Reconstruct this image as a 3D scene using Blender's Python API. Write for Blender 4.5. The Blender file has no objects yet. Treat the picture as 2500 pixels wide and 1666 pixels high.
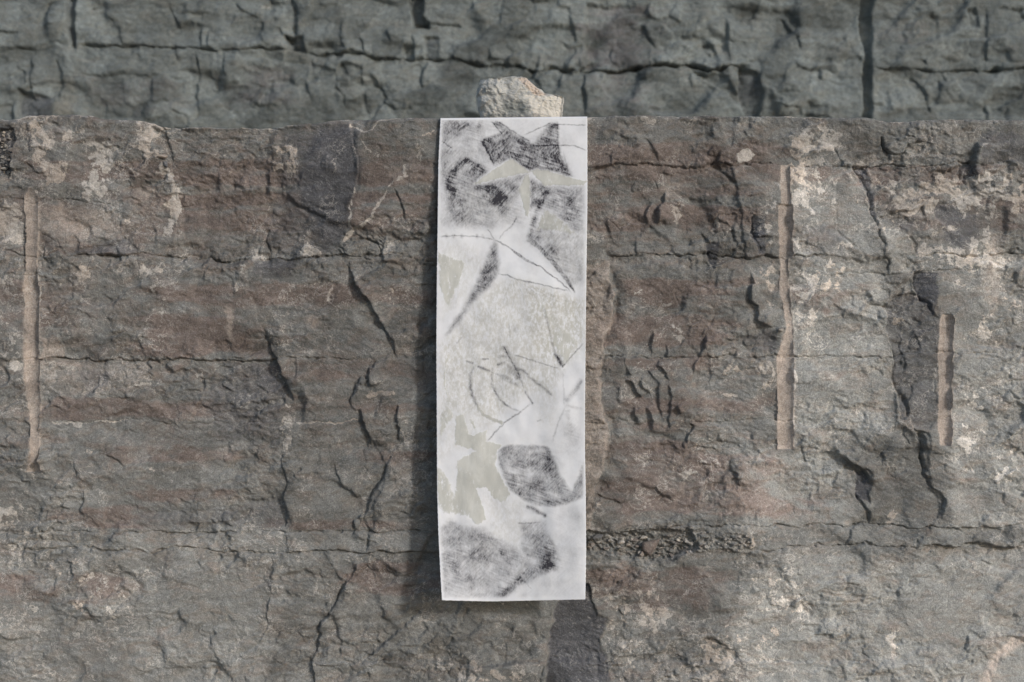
import bpy, bmesh, math, random
import numpy as np

# ------------------------------------------------------------------ camera, sky, sun, exposure
scene = bpy.context.scene
S = 0.00094            # metres per unit of the wall drawing grid
D = 3.264              # camera distance to the wall plane
ZC = 1.36              # camera height above the quarry floor
DB = 2.0               # the cliff behind stands this far behind the wall plane
LEAN = 0.084           # the face leans back under its own edge

cam_d = bpy.data.cameras.new('camera')
cam = bpy.data.objects.new('camera', cam_d)
scene.collection.objects.link(cam)
cam.location = (0, -D, ZC)
cam.rotation_euler = (math.radians(90), 0, 0)
cam_d.sensor_width = 36
cam_d.lens = 36 * D / (2500 * S)
cam_d.clip_start = 0.05
cam_d.clip_end = 500
cam_d.dof.use_dof = True
cam_d.dof.focus_distance = D + 0.02
cam_d.dof.aperture_fstop = 3.0
scene.camera = cam

SUN = np.array([0.61, -0.70, 0.33]); SUN /= np.linalg.norm(SUN)
world = bpy.data.worlds.new('World'); scene.world = world
world.use_nodes = True
wn = world.node_tree
sky = wn.nodes.new('ShaderNodeTexSky'); sky.sky_type = 'NISHITA'; sky.sun_disc = False
sky.sun_elevation = math.asin(SUN[2]); sky.sun_rotation = math.atan2(SUN[0], SUN[1])
sky.air_density = 1.0; sky.dust_density = 1.0; sky.ozone_density = 1.0
bg = wn.nodes['Background']; bg.inputs[1].default_value = 0.13
wn.links.new(sky.outputs[0], bg.inputs[0])

sd = bpy.data.lights.new('sun', 'SUN'); sd.energy = 1.85; sd.angle = math.radians(5); sd.color = (1.0, 0.985, 0.965)
sun = bpy.data.objects.new('sun', sd); scene.collection.objects.link(sun)
import mathutils
sun.rotation_euler = mathutils.Vector(SUN).to_track_quat('Z', 'Y').to_euler()
sun.location = (6, -6, 6)

scene.view_settings.view_transform = 'Standard'
scene.view_settings.look = 'None'
scene.view_settings.exposure = 0.0
scene.view_settings.gamma = 1.0
scene.view_settings.use_curve_mapping = False
scene.render.engine = 'CYCLES'
scene.cycles.max_bounces = 5
scene.cycles.diffuse_bounces = 3

C = scene.collection

# ------------------------------------------------------------------ numpy noise
_rng = np.random.RandomState(7)
_perm = _rng.permutation(256).astype(np.int32)
_ang = _rng.rand(256) * 2 * np.pi
_gx = np.cos(_ang).astype(np.float32); _gy = np.sin(_ang).astype(np.float32)
_r1 = _rng.rand(256).astype(np.float32); _r2 = _rng.rand(256).astype(np.float32)
_r3 = _rng.rand(256).astype(np.float32); _r4 = _rng.rand(256).astype(np.float32)

def _h(ix, iy, seed):
    return _perm[(ix + _perm[(iy + seed * 37) & 255]) & 255]

def gnoise(x, y, seed=0):
    x = np.asarray(x, np.float32); y = np.asarray(y, np.float32)
    fx = np.floor(x); fy = np.floor(y)
    ix = fx.astype(np.int32); iy = fy.astype(np.int32)
    u = x - fx; v = y - fy
    su = u * u * u * (u * (u * 6 - 15) + 10); sv = v * v * v * (v * (v * 6 - 15) + 10)
    def g(a, b):
        k = _h(ix + a, iy + b, seed)
        return _gx[k] * (u - a) + _gy[k] * (v - b)
    a = g(0, 0); b = g(1, 0); c = g(0, 1); d = g(1, 1)
    t = a + su * (b - a)
    return 1.5 * (t + sv * ((c + su * (d - c)) - t))

def fbm(x, y, octv=4, seed=0, gain=0.5, lac=2.03):
    r = 0; a = 1.0; f = 1.0
    for o in range(octv):
        r = r + a * gnoise(x * f + 13.7 * o, y * f - 7.1 * o, seed + o)
        a *= gain; f *= lac
    return r

def facets(x, y, seed=0, tilt=1.0):
    """piecewise planar chips: every cell of a jittered lattice is a small tilted plane"""
    x = np.asarray(x, np.float32); y = np.asarray(y, np.float32)
    ix = np.floor(x).astype(np.int32); iy = np.floor(y).astype(np.int32)
    best = np.full(x.shape, 1e9, np.float32); out = np.zeros(x.shape, np.float32)
    for a in (-1, 0, 1):
        for b in (-1, 0, 1):
            k = _h(ix + a, iy + b, seed)
            dx = x - (ix + a + 0.1 + 0.8 * _r1[k]); dy = y - (iy + b + 0.1 + 0.8 * _r2[k])
            d = dx * dx + dy * dy
            v = ((_r3[k] - .5) * dx + (_r4[k] - .5) * dy) * tilt + (_r4[(k * 7) & 255] - .5) * .16
            m = d < best
            best = np.where(m, d, best); out = np.where(m, v, out)
    return out

def soft_facets(x, y, seed=0, tilt=1.0, beta=9.0):
    """the same chips, but neighbouring planes run into each other through a worn slope"""
    x = np.asarray(x, np.float32); y = np.asarray(y, np.float32)
    ix = np.floor(x).astype(np.int32); iy = np.floor(y).astype(np.int32)
    num = np.zeros(x.shape, np.float32); den = np.full(x.shape, 1e-9, np.float32)
    for a in (-1, 0, 1):
        for b in (-1, 0, 1):
            k = _h(ix + a, iy + b, seed)
            dx = x - (ix + a + 0.1 + 0.8 * _r1[k]); dy = y - (iy + b + 0.1 + 0.8 * _r2[k])
            w = np.exp(-beta * np.sqrt(dx * dx + dy * dy)) ** 2
            num += w * (((_r3[k] - .5) * dx + (_r4[k] - .5) * dy) * tilt + (_r4[(k * 7) & 255] - .5) * .3)
            den += w
    return num / den

def cellval(x, y, seed=0):
    x = np.asarray(x, np.float32); y = np.asarray(y, np.float32)
    ix = np.floor(x).astype(np.int32); iy = np.floor(y).astype(np.int32)
    best = np.full(x.shape, 1e9, np.float32); out = np.zeros(x.shape, np.float32)
    for a in (-1, 0, 1):
        for b in (-1, 0, 1):
            k = _h(ix + a, iy + b, seed)
            d = (x - (ix + a + 0.1 + 0.8 * _r1[k])) ** 2 + (y - (iy + b + 0.1 + 0.8 * _r2[k])) ** 2
            m = d < best
            best = np.where(m, d, best); out = np.where(m, _r3[(k * 5) & 255] - .5, out)
    return out

def sstep(a, b, x):
    t = np.clip((x - a) / (b - a + 1e-9), 0, 1)
    return t * t * (3 - 2 * t)

def seg_info(X, Y, pts):
    """distance, signed distance (plus = right when going down, up when going right) and arc fraction"""
    P = np.array(pts, np.float32)
    L = np.hypot(*(P[1:] - P[:-1]).T); tot = L.sum(); acc = 0
    best = np.full(X.shape, 1e9, np.float32); sg = np.zeros(X.shape, np.float32); tt = np.zeros(X.shape, np.float32)
    for i in range(len(P) - 1):
        dx, dy = P[i + 1] - P[i]; l2 = dx * dx + dy * dy + 1e-6
        rx = X - P[i, 0]; ry = Y - P[i, 1]
        t = np.clip((rx * dx + ry * dy) / l2, 0, 1)
        ex = rx - t * dx; ey = ry - t * dy
        d = ex * ex + ey * ey
        m = d < best
        best = np.where(m, d, best)
        sg = np.where(m, -(dx * ry - dy * rx), sg)
        tt = np.where(m, (acc + t * L[i]) / tot, tt)
        acc += L[i]
    d = np.sqrt(best)
    return d, d * np.sign(sg), tt

def inside(X, Y, pts):
    r = np.zeros(X.shape, bool); n = len(pts); j = n - 1
    for i in range(n):
        xi, yi = pts[i]; xj, yj = pts[j]
        if yi != yj:
            r ^= ((yi > Y) != (yj > Y)) & (X < (xj - xi) * (Y - yi) / (yj - yi) + xi)
        j = i
    return r

class Field:
    def __init__(s, xs, ys, PX, PY, seed=0, warp=1.0):
        s.xs, s.ys, s.PX, s.PY = xs, ys, PX.astype(np.float32), PY.astype(np.float32)
        s.WX = s.PX + warp * (7 * fbm(PX / 55, PY / 55, 3, seed + 1) + 3.2 * facets(PX / 19, PY / 19, seed + 2, 1.2) + 1.8 * gnoise(PX / 8, PY / 8, seed + 2))
        s.WY = s.PY + warp * (7 * fbm(PX / 55, PY / 55, 3, seed + 3) + 3.2 * facets(PX / 19, PY / 19, seed + 4, 1.2) + 1.8 * gnoise(PX / 8, PY / 8, seed + 4))
        s.H = np.zeros(PX.shape, np.float32)
        s.M = {}
    def mask(s, n):
        if n not in s.M: s.M[n] = np.zeros(s.PX.shape, np.float32)
        return s.M[n]
    def sl(s, pts, m):
        P = np.array(pts)
        i0, i1 = np.searchsorted(s.xs, [P[:, 0].min() - m, P[:, 0].max() + m])
        j0, j1 = np.searchsorted(s.ys, [P[:, 1].min() - m - 40, P[:, 1].max() + m + 40])
        return slice(max(j0, 0), j1), slice(max(i0, 0), i1)
    def crack(s, pts, w=3.0, d=9.0, taper=True):
        q = s.sl(pts, 30 + 3 * w)
        if s.H[q].size == 0: return
        dist, sg, t = seg_info(s.WX[q], s.WY[q], pts)
        k = 1.0 if not taper else sstep(0, .06, t) * sstep(1, .94, t)
        n1 = gnoise(s.PX[q] / 34, s.PY[q] / 34, 91)
        vary = np.clip(.62 + 1.1 * n1, .12, 1.25)
        ww = np.maximum(w * vary, .9)
        s.H[q] -= d * k * np.clip(.35 + .9 * vary, 0, 1.1) * np.clip(1.15 - dist / (1.25 * ww), 0, 1)
        # broken, crumbly shoulders along the crack
        s.H[q] -= .22 * d * k * np.exp(-dist / 7) * np.clip(gnoise(s.PX[q] / 8, s.PY[q] / 8, 92) + .25, 0, 1)
    def scarp(s, pts, hr=0, fr=60, hl=0, fl=30, w=1.6, tap=.15):
        q = s.sl(pts, 3 * max(fr, fl) + 20)
        if s.H[q].size == 0: return
        dist, sg, t = seg_info(s.WX[q], s.WY[q], pts)
        k = sstep(0, tap, t) * sstep(1, 1 - tap, t)
        r = 1 / (1 + np.exp(-np.clip(sg / w, -30, 30)))
        k = k * np.clip(.8 + .9 * gnoise(s.PX[q] / 48, s.PY[q] / 48, 93), .3, 1.35)
        s.H[q] += k * (r * hr * np.exp(-np.maximum(sg, 0) / fr) + (1 - r) * hl * np.exp(np.minimum(sg, 0) / fl))
    def pmask(s, pts, soft=3, warp=True):
        q = s.sl(pts, 3 * soft + 30)
        X, Y = (s.WX[q], s.WY[q]) if warp else (s.PX[q], s.PY[q])
        dist, _, _ = seg_info(X, Y, list(pts) + [pts[0]])
        sd = np.where(inside(X, Y, pts), dist, -dist)
        return q, sstep(-soft, soft, sd)
    def plane(s, pts, a=0, bx=0, by=0, c=None, soft=2.5):
        q, m = s.pmask(pts, soft)
        if c is None: c = (np.mean([p[0] for p in pts]), np.mean([p[1] for p in pts]))
        s.H[q] += m * (a + bx * (s.PX[q] - c[0]) + by * (s.PY[q] - c[1]))
    def paint(s, name, pts, v, soft=10):
        if name == 'crust_and_rimlight' and soft > 3: soft = soft * 1.5 + 6
        q, m = s.pmask(pts, soft); M = s.mask(name)
        if name == 'crust_and_rimlight' and soft > 3:
            m = m * np.clip(.80 + 1.0 * fbm(s.PX[q] / 26, s.PY[q] / 26, 3, 95), 0, 1.35)
        M[q] = M[q] + m * v
    def blob(s, name, x, y, rx, ry, v, rot=0):
        q = s.sl([(x - rx, y - ry), (x + rx, y + ry)], max(rx, ry) * 1.5 + 20)
        c, n = math.cos(rot), math.sin(rot)
        dx = s.WX[q] - x; dy = s.WY[q] - y
        u = (dx * c + dy * n) / rx; w = (-dx * n + dy * c) / ry
        M = s.mask(name); M[q] = M[q] + v * np.exp(-(u * u + w * w))
    def stroke(s, name, pts, w, v):
        q = s.sl(pts, 4 * w + 20)
        d, _, t = seg_info(s.WX[q], s.WY[q], pts)
        M = s.mask(name); M[q] = M[q] + v * np.exp(-(d / w) ** 2) * sstep(-.02, .08, t) * sstep(1.02, .92, t)
    def band(s, name, x0, x1, y0, y1, v, sx=50, sy=6):
        j0, j1 = np.searchsorted(s.ys, [y0 - 60, y1 + 60]); q = (slice(max(j0, 0), j1), slice(None))
        X, Y = s.PX[q], s.PY[q]
        Yw = Y + 9 * fbm(X / 120, Y / 40, 3, 55) + 3 * gnoise(X / 25, Y / 12, 56)
        Xw = X + 50 * fbm(X / 90, Y / 30, 2, 57)
        m = sstep(y0 - sy, y0 + sy, Yw) * sstep(y1 + sy, y1 - sy, Yw) * sstep(x0 - sx, x0 + sx, Xw) * sstep(x1 + sx, x1 - sx, Xw)
        M = s.mask(name); M[q] = M[q] + v * m

# ------------------------------------------------------------------ mesh helpers
def mesh_from(name, co, quads, attrs=None, smooth=True):
    me = bpy.data.meshes.new(name)
    n = len(quads)
    me.vertices.add(len(co)); me.vertices.foreach_set('co', np.ascontiguousarray(co, np.float32).ravel())
    me.loops.add(n * 4); me.loops.foreach_set('vertex_index', np.ascontiguousarray(quads, np.int32).ravel())
    me.polygons.add(n)
    me.polygons.foreach_set('loop_start', np.arange(0, n * 4, 4, dtype=np.int32))
    me.update(calc_edges=True)
    me.polygons.foreach_set('use_smooth', np.full(n, smooth, bool))
    for k, a in (attrs or {}).items():
        at = me.attributes.new(k, 'FLOAT_COLOR', 'POINT')
        at.data.foreach_set('color', np.ascontiguousarray(a, np.float32).ravel())
    me.validate()
    return me

def grid_quads(nj, ni, flip=False):
    idx = np.arange(nj * ni).reshape(nj, ni)
    a, b, c, d = idx[:-1, :-1], idx[1:, :-1], idx[1:, 1:], idx[:-1, 1:]
    q = np.stack([a, b, c, d] if not flip else [a, d, c, b], -1)
    return q

def obj(name, me, mat=None, parent=None):
    o = bpy.data.objects.new(name, me); C.objects.link(o)
    if mat is not None: me.materials.append(mat)
    if parent is not None: o.parent = parent
    return o

def tag(o, label=None, cat=None, group=None, kind=None):
    if label: o['label'] = label
    if cat: o['category'] = cat
    if group: o['group'] = group
    if kind: o['kind'] = kind
    return o

def split_grid(co, quads, lab, attrs, names, mat, parent):
    """cut one surface along its joints: every block of rock becomes an object"""
    flat = lab.ravel(); q = quads.reshape(-1, 4)
    for l in np.unique(flat):
        fq = q[flat == l]
        if len(fq) < 4: continue
        used, inv = np.unique(fq, return_inverse=True)
        me = mesh_from(names(l), co[used], inv.reshape(-1, 4), {k: a[used] for k, a in attrs.items()})
        obj(names(l), me, mat, parent)

# ------------------------------------------------------------------ materials
class NT:
    def __init__(s, name):
        s.m = bpy.data.materials.new(name); s.m.use_nodes = True
        s.t = s.m.node_tree; s.b = s.t.nodes['Principled BSDF']
        s.tc = s.t.nodes.new('ShaderNodeTexCoord').outputs['Object']
    def n(s, typ, **kw):
        x = s.t.nodes.new(typ)
        for k, v in kw.items(): setattr(x, k, v)
        return x
    def put(s, sock, v):
        if hasattr(v, 'is_output'): s.t.links.new(v, sock)
        elif v is not None: sock.default_value = v
    def noise(s, scale, detail=3, rough=.55, dist=0, vec=None):
        x = s.n('ShaderNodeTexNoise'); s.put(x.inputs['Vector'], vec if vec is not None else s.tc)
        x.inputs['Scale'].default_value = scale; x.inputs['Detail'].default_value = detail
        x.inputs['Roughness'].default_value = rough; x.inputs['Distortion'].default_value = dist
        return x.outputs[0]
    def math(s, op, a, b=None, c=None, clamp=False):
        x = s.n('ShaderNodeMath', operation=op, use_clamp=clamp)
        for i, v in enumerate((a, b, c)):
            if v is not None: s.put(x.inputs[i], v)
        return x.outputs[0]
    def smooth(s, v, a, b, lo=0, hi=1):
        x = s.n('ShaderNodeMapRange', interpolation_type='SMOOTHSTEP'); s.put(x.inputs[0], v)
        for i, w in enumerate((a, b, lo, hi)): x.inputs[i + 1].default_value = w
        return x.outputs[0]
    def mix(s, f, a, b, mode='MIX'):
        x = s.n('ShaderNodeMix', data_type='RGBA', blend_type=mode); s.put(x.inputs[0], f)
        s.put(x.inputs[6], a if hasattr(a, 'is_output') else (*a, 1)); s.put(x.inputs[7], b if hasattr(b, 'is_output') else (*b, 1))
        return x.outputs[2]
    def attr(s, name):
        x = s.n('ShaderNodeAttribute', attribute_name=name)
        q = s.n('ShaderNodeSeparateColor'); s.t.links.new(x.outputs['Color'], q.inputs[0])
        return q.outputs
    def mapping(s, sc):
        x = s.n('ShaderNodeMapping'); s.put(x.inputs[0], s.tc); x.inputs['Scale'].default_value = sc
        return x.outputs[0]
    def bump(s, h, strength, dist):
        x = s.n('ShaderNodeBump'); s.put(x.inputs['Height'], h)
        x.inputs['Strength'].default_value = strength; x.inputs['Distance'].default_value = dist
        s.t.links.new(x.outputs[0], s.b.inputs['Normal'])
    def scale_col(s, col, f):
        x = s.n('ShaderNodeVectorMath', operation='SCALE'); s.put(x.inputs[0], col); s.put(x.inputs[3], f)
        return x.outputs[0]

def rock_material(name, base, red, slate, tan, crust_and_rimlight, dust, sc=1.0, bump=.55, filam=1.0):
    t = NT(name)
    A = t.attr('mask_a'); B = t.attr('mask_b')     # a: red, crust, tan   b: slate, value, filament
    grain = t.noise(380 / sc, 3, .7)
    mid = t.noise(95 / sc, 5, .65)
    low = t.noise(16 / sc, 4, .6)
    strk = t.noise(30 / sc, 5, .6, .8, t.mapping((0.6, 1, 1.4)))
    def slant(ang, sc_):
        r = t.n('ShaderNodeMapping'); t.put(r.inputs[0], t.tc); r.inputs['Rotation'].default_value = (0, ang, 0)
        q = t.n('ShaderNodeMapping'); t.put(q.inputs[0], r.outputs[0]); q.inputs['Scale'].default_value = sc_
        return q.outputs[0]
    o1 = t.noise(120 / sc, 4, .65, .6, slant(-.62, (.45, 1, 1.5))); o2 = t.noise(120 / sc, 4, .65, .6, slant(.5, (.45, 1, 1.5)))
    sel = t.smooth(t.noise(5 / sc, 2), .46, .56)
    obl = t.math('ADD', t.math('MULTIPLY', o1, sel), t.math('MULTIPLY', o2, t.math('SUBTRACT', 1.0, sel)))   # fibrous, slanting
    col = t.mix(t.smooth(low, .3, .7), base, tuple(c * k for c, k in zip(base, (.98, 1.0, 1.02))))
    col = t.mix(t.smooth(strk, .42, .68, 0, .5), col, tuple(c * k for c, k in zip(base, (1.12, 1.03, .92))))
    rd = t.math('ADD', A[0], t.math('MULTIPLY', t.math('SUBTRACT', strk, .5), 1.7))
    rd = t.math('ADD', rd, t.math('MULTIPLY', t.math('SUBTRACT', mid, .5), .6))
    col = t.mix(t.smooth(rd, .02, .95, 0, .92), col, red)
    sl = t.math('ADD', B[0], t.math('MULTIPLY', t.math('SUBTRACT', t.math('ADD', mid, low), 1.0), .6))
    col = t.mix(t.smooth(sl, .1, .8), col, slate)
    tn = t.math('ADD', A[2], t.math('MULTIPLY', t.math('SUBTRACT', mid, .5), .5))
    col = t.mix(t.smooth(tn, .1, .9), col, tan)
    # pale rock flour caught on the rough spots
    df = t.math('ADD', t.math('MULTIPLY', obl, .6), t.math('MULTIPLY', grain, .4))
    col = t.mix(t.smooth(df, .50, .70, 0, .5), col, dust)
    # lacy lime crusts, also the painted rim light of the top edge
    fine = t.noise(150 / sc, 4, .7, .5)
    c1 = t.noise(25 / sc, 9, .72, .5)
    cr = t.math('ADD', A[1], t.math('ADD', t.math('MULTIPLY', t.math('SUBTRACT', c1, .5), 2.1),
                                    t.math('MULTIPLY', t.math('SUBTRACT', fine, .5), .5)))
    crm = t.smooth(cr, .525, .61)
    pink = t.mix(t.smooth(t.noise(7 / sc, 2), .44, .6), crust_and_rimlight, tuple(c * k for c, k in zip(crust_and_rimlight, (1.0, .93, .875))))
    col = t.mix(t.math('MULTIPLY', crm, t.smooth(fine, .25, .6, .5, .95)), col, pink)
    # thin pale veins and scratches
    for sv, wd, amt, g0 in ((13, .013, .65, .52), (30, .015, .38, .60)):
        fl = t.noise(sv / sc, 6, .66, .35)
        vein = t.smooth(t.math('ABSOLUTE', t.math('SUBTRACT', fl, .5)), wd, wd * .2)
        gate = t.smooth(t.math('ADD', t.math('ADD', t.noise(sv * .45 / sc + 3, 3, .6), B[2]), t.math('MULTIPLY', A[1], .45)), g0, g0 + .16)
        col = t.mix(t.math('MULTIPLY', t.math('MULTIPLY', vein, gate), amt * filam), col, crust_and_rimlight)
    # grain and value
    g = t.math('ADD', t.math('MULTIPLY', grain, 1.0), t.math('ADD', t.math('MULTIPLY', obl, .5), t.math('MULTIPLY', mid, .5)))
    g = t.math('ADD', t.math('MULTIPLY', t.math('SUBTRACT', g, 1.0), 1.25), 1.0)
    g = t.math('MULTIPLY', t.math('MAXIMUM', g, .45), t.math('ADD', .5, B[1]))
    col = t.scale_col(col, g)
    t.put(t.b.inputs['Base Color'], col)
    t.b.inputs['Roughness'].default_value = .9
    t.b.inputs['Specular IOR Level'].default_value = .2
    hgt = t.math('ADD', t.math('MULTIPLY', mid, 1.0), t.math('MULTIPLY', obl, .28))
    hgt = t.math('ADD', hgt, t.math('ADD', t.math('MULTIPLY', crm, .2), t.math('MULTIPLY', grain, .4)))
    t.bump(hgt, bump, .0075 * sc)
    return t.m

M_front = rock_material('rock_face_stone', (.208, .205, .195), (.198, .158, .141), (.116, .115, .123), (.40, .338, .295),
                        (.49, .455, .42), (.335, .330, .315))
M_cliff = rock_material('cliff_stone', (.150, .164, .161), (.142, .137, .140), (.085, .090, .098), (.25, .235, .20),
                        (.30, .31, .295), (.215, .238, .235), sc=1.6, bump=.5, filam=.3)
M_loose = rock_material('loose_stone', (.20, .198, .188), (.20, .155, .135), (.13, .13, .138), (.36, .30, .255),
                        (.50, .47, .43), (.31, .305, .29), sc=.6, bump=.5)

# ------------------------------------------------------------------ the front rock face
def stretch(a, b, start, growth, n):
    out = []; d = start; p = a
    sgn = 1 if b > a else -1
    while (b - p) * sgn > 0 and len(out) < n:
        d *= growth; p += sgn * d; out.append(p)
    return out

STEP = 2.05
xs = np.array(stretch(-20, -950, STEP, 1.14, 60)[::-1] + list(np.arange(-20, 2520, STEP)) + stretch(2520, 3450, STEP, 1.14, 60))
TOPB = 283.0
ys = np.array(list(TOPB + np.cumsum(np.concatenate([[0], np.full(8, 1.3)]))) + list(np.arange(TOPB + 12, 1690, STEP)) + stretch(1690, 2310, STEP, 1.13, 60))
TOP = np.array([(-950, 300), (-300, 296), (-30, 291), (0, 290), (30, 290), (45, 289), (65, 282), (115, 279), (180, 279), (220, 282), (260, 290), (300, 290),
       (335, 292), (370, 299), (390, 307), (420, 311), (640, 310), (700, 305), (760, 299), (830, 293), (900, 291), (1000, 288),
       (1060, 288), (1250, 287.5), (1440, 285), (1500, 284), (1860, 284), (1900, 282), (1960, 284), (2020, 287), (2130, 289), (2170, 297),
       (2200, 298), (2250, 294), (2320, 292), (2500, 291), (2800, 300), (3450, 296)])
def top_at(x):
    t = np.interp(x, TOP[:, 0], TOP[:, 1])
    away = 1 - sstep(1030, 1065, x) * sstep(1475, 1440, x)
    return t + away * (1.8 * gnoise(x / 31, x * 0 + .5, 3) + 1.3 * gnoise(x / 9, x * 0 + .5, 4))
BX, BY = np.meshgrid(xs, ys)
Tx = top_at(xs)[None, :]
PX = BX
PY = BY + (Tx - TOPB) * np.exp(-(BY - TOPB) / 70)
F = Field(xs, ys, PX, PY, 0, 1.0)
X, Y = F.PX, F.PY

# broad relief, bedding and chips
F.H += 9 * fbm(X / 420, Y / 300, 2, 11)
F.H += 3.4 * fbm(X / 150, Y / 80, 3, 12)
F.H += .7 * fbm(X / 120, Y / 17, 3, 13)
rough = np.clip(.62 + 1.1 * fbm(X / 240, Y / 170, 3, 14), .18, 1.4)
F.H += 20 * soft_facets(F.WX / 190 + F.WY / 500, F.WY / 130 - F.WX / 700, 25, 1.9, 18)
F.H += rough * (14 * soft_facets(F.WX / 88 + F.WY / 260, F.WY / 58, 15, 1.8, 17))
F.H += rough * (7.5 * soft_facets(F.WX / 37 + F.WY / 70, F.WY / 25, 16, 1.8, 13))
F.H += rough * (3.0 * facets(F.WX / 15 + F.WY / 30, F.WY / 10, 26, 1.5))
F.H += rough * (1.5 * fbm(X / 17, Y / 13, 4, 17, .6))
F.H += .35 * gnoise(X / 5, Y / 5, 18)
F.H += np.clip(.3 + 1.2 * gnoise(X / 300, Y / 300, 19), 0, 1) * 1.3 * fbm((X + Y * .8) / 44, (Y - X * .45) / 9, 3, 20)

# --- bedding joints (left to right) -------------------------------------------------
C1R = [(1480, 404), (1560, 402), (1700, 404), (1760, 400), (1900, 403), (1990, 403), (2040, 402), (2120, 405), (2200, 408), (2270, 404), (2350, 402), (2440, 402), (2520, 403)]
C1L = [(-20, 482), (30, 484), (55, 488), (90, 490), (120, 485), (170, 488), (215, 494), (262, 496)]
C2L = [(-20, 612), (30, 620), (65, 627), (90, 625), (125, 618), (150, 617), (172, 626), (230, 624), (280, 627), (330, 620), (345, 617), (380, 627), (410, 626), (440, 633), (515, 635), (540, 640), (580, 636), (640, 638), (700, 632), (760, 632), (800, 625), (840, 625), (930, 620), (980, 618), (1010, 628), (1030, 632)]
C2R = [(1434, 625), (1470, 630), (1490, 628), (1535, 630), (1560, 622), (1590, 626), (1655, 626), (1680, 622), (1700, 628), (1750, 622), (1800, 630), (1870, 624), (1900, 630), (1915, 633), (1930, 625), (2015, 624)]
C2RR = [(2240, 620), (2260, 624), (2300, 622), (2400, 622), (2520, 620)]
C2b = [(2030, 668), (2100, 665), (2180, 668), (2230, 664), (2290, 660), (2340, 662), (2400, 658)]
C3L = [(55, 875), (95, 877), (140, 877), (180, 877), (240, 882), (290, 876), (320, 884), (370, 880), (420, 875), (480, 882), (540, 881), (640, 883), (680, 873), (700, 870), (730, 878), (780, 877), (860, 875), (885, 880)]
C3R = [(1434, 872), (1500, 872), (1530, 875), (1700, 872), (1900, 872), (1930, 868), (2000, 870), (2150, 872), (2185, 868), (2220, 865), (2300, 863), (2350, 862), (2400, 860), (2445, 868)]
C4L = [(90, 1034), (180, 1033), (330, 1026), (500, 1036), (640, 1032), (700, 1030), (880, 1033)]
C4R = [(1495, 1025), (1560, 1030), (1640, 1028), (1690, 1030), (1800, 1026), (1900, 1025), (1940, 1026)]
C5L = [(-20, 1295), (70, 1305), (150, 1298), (210, 1295), (270, 1302), (330, 1298), (400, 1300), (540, 1300), (700, 1303), (770, 1296), (880, 1297), (950, 1300), (1000, 1298), (1068, 1299)]
C6L = [(-20, 1345), (80, 1345), (140, 1340), (230, 1340), (255, 1350), (350, 1345), (370, 1352), (395, 1337), (420, 1335), (500, 1340), (550, 1350), (640, 1352), (700, 1348), (830, 1345), (900, 1348), (1068, 1346)]
C5R = [(1445, 1297), (1500, 1296), (1560, 1295), (1640, 1292), (1700, 1285), (1800, 1283), (1900, 1285), (1960, 1290), (2010, 1280), (2060, 1287), (2110, 1278), (2200, 1283), (2240, 1288), (2290, 1284), (2350, 1284), (2440, 1288), (2520, 1284)]
C6R = [(1840, 1340), (1880, 1345), (1950, 1335), (2050, 1333), (2090, 1330), (2150, 1335), (2230, 1330), (2260, 1332), (2340, 1335), (2370, 1325), (2470, 1337), (2520, 1328)]
C8 = [(620, 1625), (760, 1617), (880, 1620), (1020, 1620), (1200, 1620), (1290, 1612), (1340, 1615), (1480, 1622), (1650, 1615), (1900, 1612), (2100, 1617), (2300, 1615)]
# blocks between the joints
bx, by = F.WX, F.WY
def ln(*segs):
    P = sorted(sum(segs, [])); return np.interp(bx, [p[0] for p in P], [p[1] for p in P])
beds = [ln(C1L, [(400, 500), (600, 515), (860, 500), (1060, 470), (1300, 420)], C1R), ln(C2L, C2R, [(2100, 640)], C2RR), ln(C3L, [(1000, 880), (1200, 875)], C3R),
        ln(C5L, C5R), ln(C6L, [(1425, 1350), (1540, 1361), (1590, 1371), (1690, 1346)], C6R), ln([(0, 1628)], C8, [(2500, 1612)])]
labv = sum((by > b).astype(np.int32) for b in beds) * 10
def jn(pts):
    P = sorted([(y, x) for x, y in pts]); return np.interp(by, [p[0] for p in P], [p[1] for p in P])
J = [jn([(388, 280), (420, 400), (430, 520), (440, 640), (600, 700), (636, 795), (672, 875), (714, 970), (700, 1030), (690, 1140), (700, 1292), (704, 1346), (660, 1450), (652, 1530), (600, 1680)]),
     jn([(850, 290), (875, 400), (857, 520), (828, 592), (849, 640), (890, 727), (934, 798), (967, 869), (906, 894), (850, 985), (880, 1024), (944, 1142), (893, 1346), (853, 1408), (775, 1536), (767, 1690)]),
     jn([(1250, 280), (1250, 1290), (1340, 1440), (1345, 1545), (1335, 1690)]),
     jn([(1757, 290), (1798, 446), (1826, 655), (1840, 747), (1725, 830), (1691, 919), (1690, 1019), (1668, 1100), (1800, 1167), (1830, 1290), (1840, 1345), (1828, 1690)]),
     jn([(2050, 285), (2061, 402), (2124, 489), (2155, 602), (2176, 667), (2163, 790), (2185, 860), (2185, 1022), (2240, 1075), (2300, 1250), (2235, 1330), (2200, 1500), (2300, 1690)])]
labv += sum((bx > j).astype(np.int32) for j in J)
_off = np.zeros(1000, np.float32); _tx = _off.copy(); _ty = _off.copy()
_rb = np.random.RandomState(5)
_off[:] = _rb.uniform(-5, 5, 1000); _tx[:] = _rb.uniform(-.02, .02, 1000); _ty[:] = _rb.uniform(-.03, .03, 1000)
bo = _off[labv]
for _ in range(2):
    bo[1:-1, 1:-1] = (bo[1:-1, 1:-1] * 2 + bo[:-2, 1:-1] + bo[2:, 1:-1] + bo[1:-1, :-2] + bo[1:-1, 2:]) / 6
F.H += bo
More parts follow.
